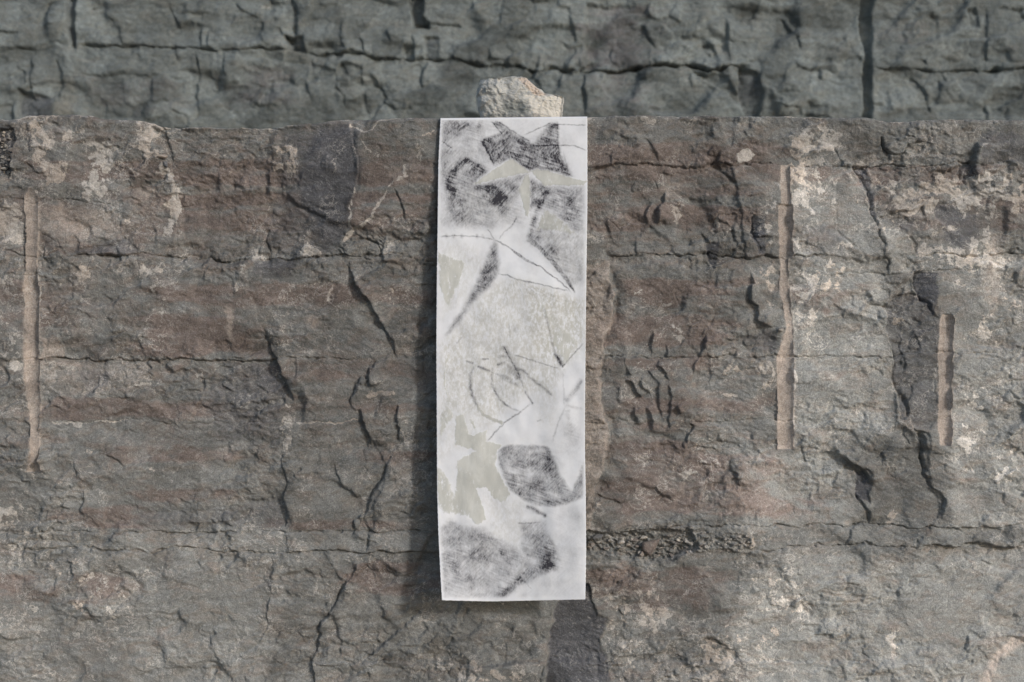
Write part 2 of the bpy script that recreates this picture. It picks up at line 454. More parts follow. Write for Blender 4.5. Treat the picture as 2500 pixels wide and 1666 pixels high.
for c, w, d in ((C1R, 2.4, 8), (C1L, 2.0, 7), (C2L, 3.0, 12), (C2R, 2.8, 12), (C2RR, 3.0, 10), (C2b, 2.2, 8), (C3L, 2.8, 11), (C3R, 2.2, 8),
                (C4L, 1.8, 5), (C4R, 1.8, 6), (C5L, 2.8, 11), (C6L, 3.0, 12), (C5R, 2.8, 11), (C6R, 3.4, 12), (C8, 2.0, 6)):
    F.crack(c, w * .85, d * .75)
F.crack([(230, 624), (260, 626), (285, 628)], 4, 8); F.crack([(515, 635), (540, 640), (575, 637)], 3, 6)
F.crack([(1400, 1413), (1600, 1415), (1900, 1413)], 1.4, 3)
F.scarp([(2220, 1331), (2260, 1332), (2340, 1335), (2370, 1326), (2420, 1331), (2470, 1338), (2530, 1330)], 16, 30, -12, 22)
F.scarp([(2280, 1284), (2350, 1285), (2440, 1289), (2470, 1287)], 9, 24, -9, 16)
F.scarp([(380, 1338), (430, 1335), (500, 1341), (540, 1348)], 7, 18, -6, 14)
F.scarp([(170, 624), (240, 625), (285, 627), (330, 620), (380, 627)], 8, 26, -5, 18)
F.scarp([(1480, 628), (1560, 624), (1620, 626), (1680, 624)], 6, 24, -5, 20)

# --- upright joints and ledges (right side proud catches the light) ---------------------
def V(pts, w=2.6, d=9, hr=6, fr=45, hl=-4, fl=22):
    if d: F.crack(pts, w * .7, d * .52)
    if hr or hl: F.scarp(pts, hr * 1.35, fr, hl * 1.2, fl, 1.3)
V([(849, 635), (857, 668), (865, 690), (890, 727), (913, 762), (934, 798), (944, 812), (957, 838), (967, 869), (968, 878)], 4.4, 12, 12, 45, -9, 30)
V([(959, 461), (972, 489), (982, 512), (985, 543)], 4, 11, 3, 20, -3, 20)
V([(636, 795), (645, 815), (655, 835), (662, 850), (672, 875), (682, 905), (695, 930), (705, 950), (714, 970), (716, 988)], 2.6, 8, 15, 70, -13, 34)
V([(690, 1105), (690, 1140), (693, 1165), (696, 1185), (690, 1210), (697, 1240), (700, 1292)], 2.6, 9, 6, 50, -5, 24)
V([(921, 882), (906, 894), (895, 910), (897, 943)], 3.6, 10, 8, 40, -5, 20)
V([(872, 935), (860, 963), (849, 989)], 4.0, 11, 4, 20, -4, 20)
V([(870, 1001), (880, 1024), (890, 1037), (893, 1060), (905, 1091)], 6, 13, 6, 30, -4, 20)
V([(968, 985), (967, 1030), (972, 1045), (967, 1080)], 3.6, 11, 5, 25, -4, 16)
V([(951, 1108), (944, 1142), (923, 1180), (913, 1198), (906, 1230), (892, 1248), (883, 1262)], 4, 11, 11, 60, -6, 24)
V([(883, 1262), (893, 1280), (897, 1295), (895, 1310), (893, 1346)], 5, 12, 4, 30, -3, 20)
V([(880, 1362), (868, 1379), (853, 1408), (835, 1444), (814, 1474), (793, 1509), (775, 1536), (784, 1551), (773, 1575), (767, 1599), (767, 1680)], 3.8, 11, 8, 60, -6, 26)
V([(661, 1450), (652, 1486), (652, 1530), (639, 1551), (624, 1572)], 2.2, 8, 5, 40, -4, 18)
V([(704, 1300), (705, 1346)], 2.0, 7, 0, 1, 0, 1)
V([(665, 1350), (662, 1400), (660, 1450)], 1.6, 4, 3, 40, -3, 20)
V([(600, 1640), (598, 1690)], 3, 8, 3, 20, -3, 16)
V([(1028, 1491), (1008, 1512), (978, 1536), (951, 1560), (924, 1578), (909, 1596), (892, 1613)], 3.2, 9, 4, 40, -6, 24)
V([(1147, 1480), (1130, 1521), (1106, 1554), (1088, 1587), (1058, 1611), (1031, 1646), (1022, 1685)], 4.4, 11, -3, 30, 4, 30)
V([(835, 1640), (815, 1670), (800, 1690)], 3, 8, 3, 20, -3, 20)
V([(200, 1195), (199, 1233), (188, 1250)], 2, 5, 6, 40, -5, 18)
V([(327, 1195), (328, 1295)], 1.6, 5, 0, 1, 0, 1)
V([(265, 494), (278, 510)], 2, 6, 0, 1, 0, 1); V([(296, 520), (312, 534)], 2.2, 7, 0, 1, 0, 1)
V([(179, 612), (225, 602), (268, 596), (306, 584), (321, 594), (334, 604), (350, 612)], 1.8, 4, 7, 26, -3, 20)
V([(367, 879), (372, 902), (375, 922), (370, 932)], 2.4, 6, -5, 30, 7, 40)
V([(125, 817), (143, 828), (158, 848), (165, 878)], 2, 6, -3, 20, 5, 30)
V([(100, 580), (130, 588), (155, 612)], 1.8, 5, 0, 1, 0, 1)
V([(176, 1126), (189, 1152), (191, 1172)], 2, 6, 3, 20, -2, 12)
V([(252, 1114), (288, 1121), (310, 1139)], 2.2, 6, 4, 20, -2, 12)
V([(508, 1078), (535, 1082)], 2, 6, 0, 1, 0, 1)
V([(120, 760), (165, 757), (205, 766), (240, 780)], 1.8, 5, 3, 20, -2, 14)
V([(630, 975), (655, 985), (680, 995)], 3, 6, 4, 20, -3, 20)
V([(720, 878), (722, 900), (716, 925)], 2, 6, 0, 1, -3, 20)
V([(882, 1098), (890, 1115), (897, 1125), (890, 1140), (900, 1160), (903, 1175)], 2, 7, 0, 1, 0, 1)
V([(812, 1130), (828, 1165), (832, 1200)], 1.8, 6, 4, 30, -3, 16)
V([(898, 525), (930, 540)], 1.6, 4, 3, 14, -2, 10)
V([(690, 1540), (672, 1570)], 2, 4, 3, 30, -3, 20)
# right part
V([(1619, 469), (1609, 502), (1607, 553)], 4.0, 10, 14, 50, -8, 24)
V([(1596, 494), (1581, 512), (1573, 533), (1576, 548)], 3.2, 9, 7, 24, -5, 24)
V([(1596, 438), (1607, 464)], 2.2, 7, 3, 20, -3, 20)
V([(1757, 398), (1767, 420), (1783, 433), (1798, 446)], 3.2, 10, 6, 30, -4, 20)
V([(1762, 446), (1767, 481)], 2, 6, 2, 20, 0, 1)
V([(1553, 445), (1546, 460), (1555, 474)], 2, 6, 4, 16, -2, 10)
V([(1711, 568), (1726, 581), (1739, 593)], 4, 9, 3, 20, -3, 20)
V([(1826, 655), (1841, 693), (1826, 729), (1839, 747), (1849, 770), (1844, 783), (1859, 795), (1900, 798)], 3.0, 9, 9, 40, -6, 24)
V([(1676, 630), (1691, 662)], 2.4, 7, 3, 16, -2, 10); V([(1698, 635), (1701, 662)], 2.0, 6, 2, 16, -2, 10)
V([(1791, 545), (1787, 575), (1793, 595)], 3.0, 8, 3, 16, -3, 14)
V([(1520, 670), (1538, 678), (1545, 695), (1552, 708)], 2, 6, 0, 1, 3, 16)
V([(1646, 715), (1652, 728), (1662, 742)], 1.8, 5, 0, 1, 0, 1)
V([(1490, 537), (1500, 550), (1516, 560)], 1.8, 5, 2, 14, -2, 10)
V([(1507, 330), (1535, 345), (1580, 348), (1598, 372), (1607, 400)], 2.0, 5, 4, 30, -3, 20)
V([(1792, 320), (1785, 345), (1772, 375)], 2.2, 7, 3, 16, -2, 10)
V([(1755, 372), (1752, 400)], 3, 8, 3, 16, -3, 14); V([(1715, 370), (1728, 390)], 2.4, 6, 0, 1, 2, 12)
for p in ([(1596, 808), (1590, 841), (1587, 868)], [(1522, 877), (1530, 897), (1534, 917)], [(1607, 874), (1604, 894), (1617, 912), (1637, 930)],
          [(1579, 902), (1596, 922), (1604, 943), (1608, 966), (1609, 994), (1618, 1022)], [(1522, 930), (1545, 940), (1556, 958), (1563, 975)],
          [(1558, 930), (1576, 950), (1591, 966)], [(1568, 994), (1584, 1007), (1590, 1027), (1591, 1060)], [(1545, 996), (1553, 1024), (1561, 1042)],
          [(1630, 930), (1632, 958), (1636, 979), (1630, 1001), (1631, 1024), (1636, 1052)], [(1648, 985), (1652, 1005), (1660, 1013)], [(1625, 835), (1623, 872)]):
    V(p, 2.0, 6, 6.5, 34, -4, 26)
V([(1729, 813), (1721, 838), (1706, 864), (1696, 887), (1691, 919)], 3.2, 9, 12, 50, -7, 26)
V([(1691, 1019), (1683, 1035), (1688, 1045), (1673, 1068), (1665, 1086), (1668, 1100)], 3.2, 9, 10, 60, -5, 22)
V([(1785, 1117), (1793, 1147), (1800, 1167), (1808, 1192)], 2.8, 8, 12, 60, -8, 34)
V([(1480, 1180), (1500, 1192), (1515, 1200)], 2, 5, 0, 1, 3, 12)
V([(1455, 1205), (1478, 1218), (1520, 1228)], 2, 6, 3, 16, -2, 12)
# slab beside the sheet: proud on its left, hollow to its right
SL = [(1455, 622), (1480, 632), (1490, 650), (1497, 680), (1503, 715), (1503, 740), (1498, 780), (1486, 805), (1477, 830), (1480, 875), (1472, 900), (1470, 960), (1470, 1000), (1476, 1020), (1488, 1030), (1492, 1045), (1490, 1070), (1485, 1110), (1475, 1150), (1460, 1185), (1455, 1210)]
F.scarp(SL, -20, 30, 11, 60, 2.4, .06); F.crack(SL, 2.4, 6)
# big fissure on the right
V([(2039, 360), (2050, 381), (2061, 402), (2086, 411)], 3, 9, 5, 30, -3, 20)
V([(2086, 408), (2096, 423), (2117, 459), (2124, 489), (2127, 517), (2135, 543), (2147, 573), (2155, 602), (2153, 624), (2165, 637), (2176, 667)], 6.0, 14, 4, 40, 0, 30)
F.scarp([(2140, 533), (2175, 548), (2205, 562), (2226, 580)], 9, 60, 0, 10)
F.plane([(2140, 535), (2224, 579), (2239, 619), (2242, 663), (2178, 665), (2155, 605)], 2, -.05, 0.0)
V([(2222, 575), (2236, 600), (2240, 625)], 5, 11, -4, 24, 2, 30)
V([(2232, 664), (2239, 690), (2240, 706), (2252, 731), (2275, 762)], 6, 10, 7, 40, 0, 20)
P1 = [(2084, 403), (2112, 404), (2134, 470), (2142, 545), (2128, 520), (2118, 480), (2098, 440)]
P2 = [(2236, 664), (2290, 667), (2288, 742), (2276, 766), (2250, 734), (2238, 700)]
F.plane(P1, -7, .45, 0, soft=3); F.plane(P2, -9, .32, 0, soft=3)
F.plane([(2240, 1052), (2262, 1058), (2270, 1130), (2256, 1160), (2246, 1120)], -9, .4, 0, soft=3)
F.plane([(2145, 532), (2255, 503), (2264, 545), (2228, 580)], -7, .05, .12, soft=3)
REC = [(2160, 745), (2190, 722), (2235, 712), (2262, 735), (2280, 765), (2292, 780), (2293, 860), (2288, 930), (2288, 1000), (2278, 1030), (2262, 1050), (2232, 1040), (2222, 1020), (2195, 1022), (2194, 990), (2190, 960), (2179, 935), (2181, 900), (2185, 860), (2170, 820), (2163, 790)]
F.plane(REC, -9, .09, 0)
V([(2159, 743), (2163, 790), (2170, 820), (2185, 860), (2180, 900), (2178, 935)], 4, 9, 0, 1, 5, 40)
F.crack([(2180, 940), (2198, 965), (2212, 985)], 11, 9); F.crack([(2210, 960), (2216, 1000), (2214, 1022)], 8, 8)
V([(2198, 820), (2204, 850), (2208, 868), (2213, 910)], 2.4, 7, 3, 14, -2, 10)
V([(2226, 935), (2231, 960), (2220, 985), (2222, 1015)], 2.2, 6, 4, 20, -2, 10); V([(2235, 815), (2246, 840), (2255, 868)], 3, 7, 4, 16, 0, 1)
V([(2232, 1019), (2229, 1037), (2239, 1055), (2239, 1075), (2249, 1098), (2249, 1127), (2255, 1157), (2270, 1178), (2293, 1198), (2303, 1218), (2300, 1254), (2288, 1271), (2288, 1285)], 4.4, 12, 7, 50, -4, 24)
F.crack([(2241, 1058), (2250, 1090), (2252, 1120), (2254, 1150)], 8, 12)
V([(2206, 1042), (2206, 1070), (2216, 1091)], 4, 10, 3, 16, -2, 12)
V([(2187, 1033), (2165, 1055), (2130, 1068), (2075, 1080)], 1.6, 3, -3, 24, 3, 24)
V([(2055, 1083), (2045, 1114), (2079, 1134), (2104, 1144), (2130, 1170), (2147, 1192)], 3.4, 8, 10, 40, -9, 34)
V([(2089, 1205), (2103, 1233), (2118, 1254), (2126, 1279)], 5, 11, 6, 40, -4, 20)
V([(2086, 1160), (2090, 1200)], 5, 9, 2, 16, -2, 16)
V([(2097, 1280), (2080, 1292), (2077, 1310), (2071, 1329)], 3, 10, 3, 20, -2, 12)
V([(2232, 1315), (2238, 1332)], 3, 9, 0, 1, 0, 1)
V([(1950, 1085), (1965, 1110), (1976, 1132)], 2, 5, 3, 20, -2, 14); V([(1940, 1070), (1972, 1082), (1978, 1092), (2002, 1103)], 2.4, 6, 2, 14, -2, 12)
V([(2478, 665), (2490, 690), (2510, 704)], 3, 9, 8, 30, -5, 16)
V([(2346, 408), (2350, 440), (2362, 452)], 4, 9, 2, 16, -2, 14)
V([(2388, 345), (2382, 370), (2371, 403), (2378, 440)], 6, 11, 12, 60, -5, 30)
V([(2265, 500), (2268, 540), (2258, 575)], 2.4, 6, -3, 20, 0, 1)
V([(2045, 510), (2042, 530), (2050, 550)], 3.4, 8, 0, 1, 3, 20); V([(2043, 560), (2070, 585), (2105, 615), (2120, 640)], 9, 6, 0, 1, 0, 1)
V([(2015, 520), (2045, 498)], 2, 5, 0, 1, 0, 1); V([(2018, 640), (2028, 655), (2026, 668)], 2.4, 6, 0, 1, 3, 16)
V([(2200, 630), (2220, 655)], 4, 7, 0, 1, 0, 1); V([(2290, 680), (2330, 690), (2362, 698)], 1.8, 5, 3, 16, 0, 1)
V([(2095, 1569), (2109, 1587), (2117, 1609)], 2.4, 8, 3, 20, -3, 16); V([(2362, 1551), (2358, 1570), (2347, 1585)], 5, 8, 5, 30, 0, 10)
V([(1828, 1560), (1828, 1581), (1826, 1600)], 1.8, 6, 2, 16, 0, 1); V([(2470, 925), (2465, 955), (2480, 972), (2505, 973)], 4, 9, 0, 1, 0, 1)
V([(2385, 812), (2410, 812), (2430, 818)], 3, 7, 0, 1, 3, 14); V([(2365, 800), (2375, 815), (2390, 830)], 3, 6, 0, 1, 0, 1)
# flake near the right top
FL = [(2154, 335), (2162, 364), (2181, 381), (2205, 375), (2216, 356), (2235, 343), (2268, 345), (2273, 305), (2224, 304), (2208, 335)]
F.plane(FL, 7, .02, .05, soft=2); F.crack([(2152, 335), (2161, 364), (2180, 383), (2205, 376), (2222, 352)], 3.0, 9)
F.crack([(2208, 337), (2225, 338)], 3, 9); F.plane([(2240, 305), (2274, 303), (2273, 345), (2255, 345)], -6, .15, 0)
# dark slate ramps that turn away from the light
DS = [(660, 305), (850, 300), (882, 335), (872, 370), (885, 396), (868, 440), (860, 480), (857, 520), (850, 550), (826, 592), (830, 632), (740, 640), (655, 642), (648, 560), (650, 500), (665, 450), (662, 400), (675, 340)]
F.plane([(372, 312), (665, 300), (660, 400), (650, 500), (648, 560), (655, 640), (440, 640), (436, 540), (425, 440), (392, 380)], -24, 0, 0, soft=12)
F.plane(DS, 0, .15, 0, c=(866, 460), soft=14)
F.plane([(866, 300), (1068, 286), (1068, 640), (836, 630), (828, 592), (852, 552), (860, 480), (870, 440)], 9, 0, 0, soft=12)
F.crack([(650, 560), (653, 600), (656, 640)], 4, 9)
DB2 = [(1364, 1470), (1355, 1500), (1345, 1545), (1341, 1580), (1338, 1620), (1330, 1690), (1492, 1690), (1485, 1620), (1475, 1590), (1468, 1560), (1478, 1530), (1480, 1512), (1460, 1500), (1452, 1470), (1442, 1430), (1390, 1430)]
F.plane(DB2, -2, .20, 0, c=(1478, 1560), soft=3)
F.crack([(1328, 1625), (1320, 1645), (1322, 1680)], 3, 8)
F.plane([(1729, 600), (1755, 592), (1752, 640), (1745, 658), (1730, 632)], -3, .2, 0)
F.plane([(1834, 525), (1866, 527), (1866, 620), (1850, 615), (1838, 580)], -4, .2, 0)
F.crack([(1836, 530), (1840, 570), (1855, 610)], 4, 7)
F.plane([(2090, 1152), (2112, 1152), (2136, 1182), (2122, 1200), (2118, 1225), (2092, 1215)], -8, .2, 0)
# overhanging fold
F.scarp([(825, 588), (860, 562), (895, 545), (925, 558), (940, 580), (946, 602)], 10, 30, -12, 26)
F.crack([(828, 590), (850, 592), (890, 584), (915, 592), (935, 618)], 4, 8); F.crack([(826, 600), (838, 622)], 3, 6)
for k in range(4):
    F.crack([(885 - k * 6, 548 + k * 9), (915 - k * 4, 562 + k * 9), (940, 590 + k * 5)], 1.7, 4)
# rubble pocket at the far left and crumbly bits
F.plane([(-60, 312), (28, 312), (30, 350), (22, 390), (18, 430), (-60, 440)], -16, 0, 0, soft=3)
V([(62, 300), (70, 340), (66, 372)], 5, 5, 4, 40, -2, 16)
V([(62, 400), (78, 418), (108, 424)], 3.0, 7, 4, 16, 0, 1); V([(236, 352), (280, 360), (294, 372)], 1.8, 4, 4, 16, -3, 14)
# debris pocket right of the sheet
PK = [(1425, 1303), (1560, 1299), (1650, 1296), (1790, 1296), (1850, 1310), (1842, 1342), (1780, 1345), (1690, 1346), (1640, 1366), (1590, 1371), (1540, 1361), (1500, 1352), (1425, 1350)]
F.plane([(1425, 1303), (1560, 1299), (1650, 1297), (1690, 1300), (1700, 1330), (1690, 1346), (1640, 1366), (1590, 1371), (1540, 1361), (1500, 1352), (1425, 1350)], -22, 0, -.1, soft=7)
F.plane(PK, -7, 0, -.1, soft=10)
q, m = F.pmask(PK, 12)
F.H[q] += m * (12 * np.abs(fbm(F.PX[q] / 26, F.PY[q] / 20, 4, 61, .6)) + 5 * facets(F.PX[q] / 17, F.PY[q] / 13, 62, 1.6))
CRUMB = [[(665, 365), (700, 352), (725, 360), (722, 420), (702, 460), (685, 472), (690, 430), (665, 425)], [(788, 400), (800, 380), (818, 398), (815, 420), (790, 420)],
         [(742, 560), (760, 553), (748, 592), (785, 615), (790, 628), (715, 632), (735, 600)], [(565, 660), (600, 640), (605, 700), (575, 720)], [(605, 610), (640, 600), (650, 645), (600, 650)]]
for p in CRUMB:
    q, m = F.pmask(p, 4)
    F.H[q] += m * (3 + 3.0 * np.abs(fbm(F.PX[q] / 9, F.PY[q] / 9, 3, 63)))
# --- half barrels of old drill holes -----------------------------------------------------
DRILL = [([455, 470, 482, 560, 640, 700, 800, 900, 950, 1000, 1050, 1100, 1140, 1152], [69, 62, 56, 62, 62, 58, 60, 58, 62, 68, 74, 78, 70, 66], [73, 86, 92, 95, 90, 97, 95, 95, 95, 97, 95, 98, 104, 106]),
         ([402, 498, 502, 628, 634, 700, 800, 862, 870, 1090, 1097], [1907, 1908, 1900, 1903, 1905, 1902, 1922, 1902, 1898, 1898, 1899], [1929, 1930, 1934, 1932, 1922, 1925, 1936, 1938, 1939, 1938, 1937]),
         ([768, 780, 860, 950, 1050, 1080, 1088], [2302, 2297, 2291, 2292, 2288, 2290, 2294], [2322, 2328, 2324, 2323, 2320, 2318, 2312])]
drill_lab = np.zeros(PX.shape, np.int32)
for k, (yy, l, r) in enumerate(DRILL):
    jx0, jx1 = np.searchsorted(xs, [min(l) - 30, max(r) + 40]); jy0, jy1 = np.searchsorted(ys, [yy[0] - 45, yy[-1] + 45])
    q = (slice(jy0, jy1), slice(jx0, jx1))
    yw = F.PY[q]; xw = F.PX[q] + 1.8 * fbm(F.PX[q] / 30, F.PY[q] / 26, 3, 70 + k) + .6 * gnoise(F.PX[q] / 5, F.PY[q] / 7, 74)
    L = np.interp(yw, yy, l); R = np.interp(yw, yy, r)
    u = (xw - (L + R) / 2) / ((R - L) / 2)
    on = (np.abs(u) < 1) & (yw > yy[0]) & (yw < yy[-1])
    u0 = (F.PX[q] - (L + R) / 2) / ((R - L) / 2)
    rad = 24.0
    a = np.clip((R - L) / 2 / rad, 0, .9)
    depth = rad * (np.sqrt(np.clip(1 - (a * np.clip(u0, -1.08, 1.08)) ** 2, 0, 1)) - np.sqrt(1 - a * a)) + 1.5
    base = fbm(F.PX[q] / 420, F.PY[q] / 300, 2, 11) * 9
    # the borehole is straight: inside it the surface follows the bore, not the broken face
    Hb = base - depth - .5 + .25 * gnoise(F.PX[q] / 4, F.PY[q] / 6, 76)
    F.H[q] = np.where(on, Hb, F.H[q] + np.where(u > 0, 4, 1) * np.exp(-np.maximum(np.abs(u) - 1, 0) * 1.5) * (yw > yy[0]) * (yw < yy[-1]))
    drill_lab[q] = np.where(on, k + 1, drill_lab[q])
    for yc in ({0: (490, 627, 669, 876), 1: (500, 631, 870, 1025), 2: (863, 1020)}[k]):
        F.crack([(np.interp(yc, yy, l) - 3, yc), (np.interp(yc, yy, l) / 2 + np.interp(yc, yy, r) / 2, yc + 2), (np.interp(yc, yy, r) + 3, yc)], 1.5, 4, False)
    M = F.mask('tan'); M[q] = np.where(on, .80 + .25 * fbm(F.PX[q] / 24, F.PY[q] / 40, 3, 78), np.maximum(M[q], .55 * np.exp(-np.maximum(np.abs(u) - 1, 0) * 2.2) * (yw > yy[0]) * (yw < yy[-1]))); M = F.mask('red'); M[q] = np.where(on, -1, M[q])

# --- colour masks -------------------------------------------------------------------------
for a in ((60, 1065, 390, 440, .55), (400, 1065, 430, 452, .6), (400, 1065, 472, 502, .75), (420, 1065, 512, 560, .5), (380, 1065, 692, 742, .6),
          (360, 620, 770, 870, .75), (560, 1065, 888, 925, .3), (90, 560, 975, 1020, .5), (880, 1065, 985, 1012, .6), (250, 560, 1092, 1130, .7),
          (850, 1060, 1105, 1130, .5), (320, 580, 1195, 1228, .6), (150, 340, 1238, 1295, .65), (650, 1000, 1270, 1298, .55), (840, 1065, 1370, 1450, .55), (-900, 310, 1400, 1470, .5),
          (-900, 420, 480, 620, .22), (-900, 200, 690, 800, .35), (1430, 1900, 352, 442, .55), (1430, 1830, 500, 560, .75), (1430, 1880, 455, 480, .35), (1540, 1800, 682, 722, .85), (1520, 1790, 727, 748, .5),
          (1430, 1760, 765, 845, .55), (1510, 1720, 872, 900, .5), (1490, 1880, 975, 1012, .45), (1490, 1700, 1030, 1050, .35), (1490, 1700, 1080, 1112, .7), (1490, 1900, 1112, 1255, .45),
          (1440, 1760, 1392, 1490, .5), (1460, 1560, 1370, 1412, .4), (1900, 3400, 405, 450, .5), (2080, 3400, 470, 560, .35), (1780, 1990, 1215, 1270, .4), (1930, 2060, 690, 760, .4), (1450, 1800, 1640, 1690, .4)):
    F.band('red', *a)
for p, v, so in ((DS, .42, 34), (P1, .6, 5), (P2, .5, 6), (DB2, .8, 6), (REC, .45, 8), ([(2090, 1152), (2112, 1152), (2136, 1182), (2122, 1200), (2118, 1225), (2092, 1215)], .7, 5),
                 ([(2240, 668), (2285, 668), (2285, 745), (2275, 762), (2250, 730)], .6, 5), ([(2282, 500), (2330, 498), (2395, 530), (2390, 590), (2360, 610), (2300, 590)], .55, 10),
                 ([(1960, 545), (2070, 560), (2060, 630), (1960, 620)], .4, 16), ([(2390, 350), (2402, 322), (2422, 316), (2510, 330), (2510, 402), (2392, 405)], .45, 6),
                 ([(2140, 530), (2255, 505), (2262, 545), (2226, 578)], .3, 6), ([(1729, 600), (1755, 592), (1752, 640), (1745, 658), (1730, 632)], .9, 4), ([(1834, 525), (1866, 527), (1866, 620), (1850, 615), (1838, 580)], .8, 6),
                 ([(560, 880), (700, 940), (690, 1090), (560, 1080), (480, 1000)], .5, 40), ([(600, 900), (640, 800), (680, 900), (700, 980)], .35, 14), ([(330, 1240), (560, 1235), (700, 1200), (700, 1295), (335, 1295)], .38, 20),
                 ([(190, 610), (300, 580), (340, 605), (330, 622), (190, 624)], .5, 8), ([(1820, 820), (1900, 800), (1900, 868), (1850, 868)], .4, 8), ([(620, 640), (720, 635), (720, 680), (620, 680)], .45, 10),
                 ([(250, 1080), (420, 1060), (560, 1060), (560, 1085), (300, 1090)], .25, 20), ([(62, 295), (80, 300), (78, 370), (66, 375)], .6, 4), ([(-60, 305), (28, 305), (26, 420), (-60, 440)], .7, 5),
                 ([(175, 905), (290, 900), (270, 950), (220, 965)], .5, 8), ([(1475, 900), (1500, 900), (1505, 1000), (1475, 1005)], .35, 8), ([(2346, 408), (2392, 404), (2385, 455), (2360, 455)], .5, 5)):
    F.paint('slate', p, v, so)  # also paints in shade: fissure faces, overhang wedge, hollow beside the slab
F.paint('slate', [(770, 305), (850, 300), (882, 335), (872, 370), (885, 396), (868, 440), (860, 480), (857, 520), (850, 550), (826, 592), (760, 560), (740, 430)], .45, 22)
for p, v, so in (([(1425, 640), (1485, 640), (1502, 720), (1497, 785), (1478, 830), (1478, 880), (1470, 960), (1472, 1010), (1490, 1050), (1480, 1130), (1455, 1200), (1445, 1300), (1425, 1300)], .52, 5),
                 ([(95, 500), (180, 492), (290, 520), (300, 570), (180, 600), (100, 570)], .45, 20), ([(100, 820), (140, 828), (156, 850), (158, 874), (98, 876)], .6, 4), ([(100, 885), (360, 885), (368, 930), (300, 960), (120, 970)], .33, 10),
                 ([(958, 630), (1030, 636), (1030, 660), (970, 660)], .45, 6), ([(945, 405), (1030, 400), (1030, 450), (960, 450)], .35, 10), ([(950, 860), (1020, 860), (1020, 815), (965, 810)], .2, 10),
                 ([(950, 1125), (1010, 1120), (1000, 1200), (960, 1200)], .35, 8), ([(2390, 660), (2440, 560), (2460, 570), (2440, 750), (2420, 780)], .4, 14), ([(1600, 470), (1650, 440), (1690, 460), (1650, 480)], .4, 8)):
    F.paint('tan', p, v, so)
for a in ((560, 760, 12, 22, .8), (563, 805, 9, 30, .9), (503, 662, 12, 14, .7), (362, 468, 18, 16, .7), (770, 785, 26, 18, .7), (595, 680, 16, 40, .4), (120, 300, 16, 10, .3), (2420, 590, 12, 60, .4), (2180, 1590, 8, 40, .5)):
    F.blob('tan', *a)
F.stroke('tan', [(2510, 1550), (2470, 1580), (2440, 1600), (2400, 1680)], 16, .75)
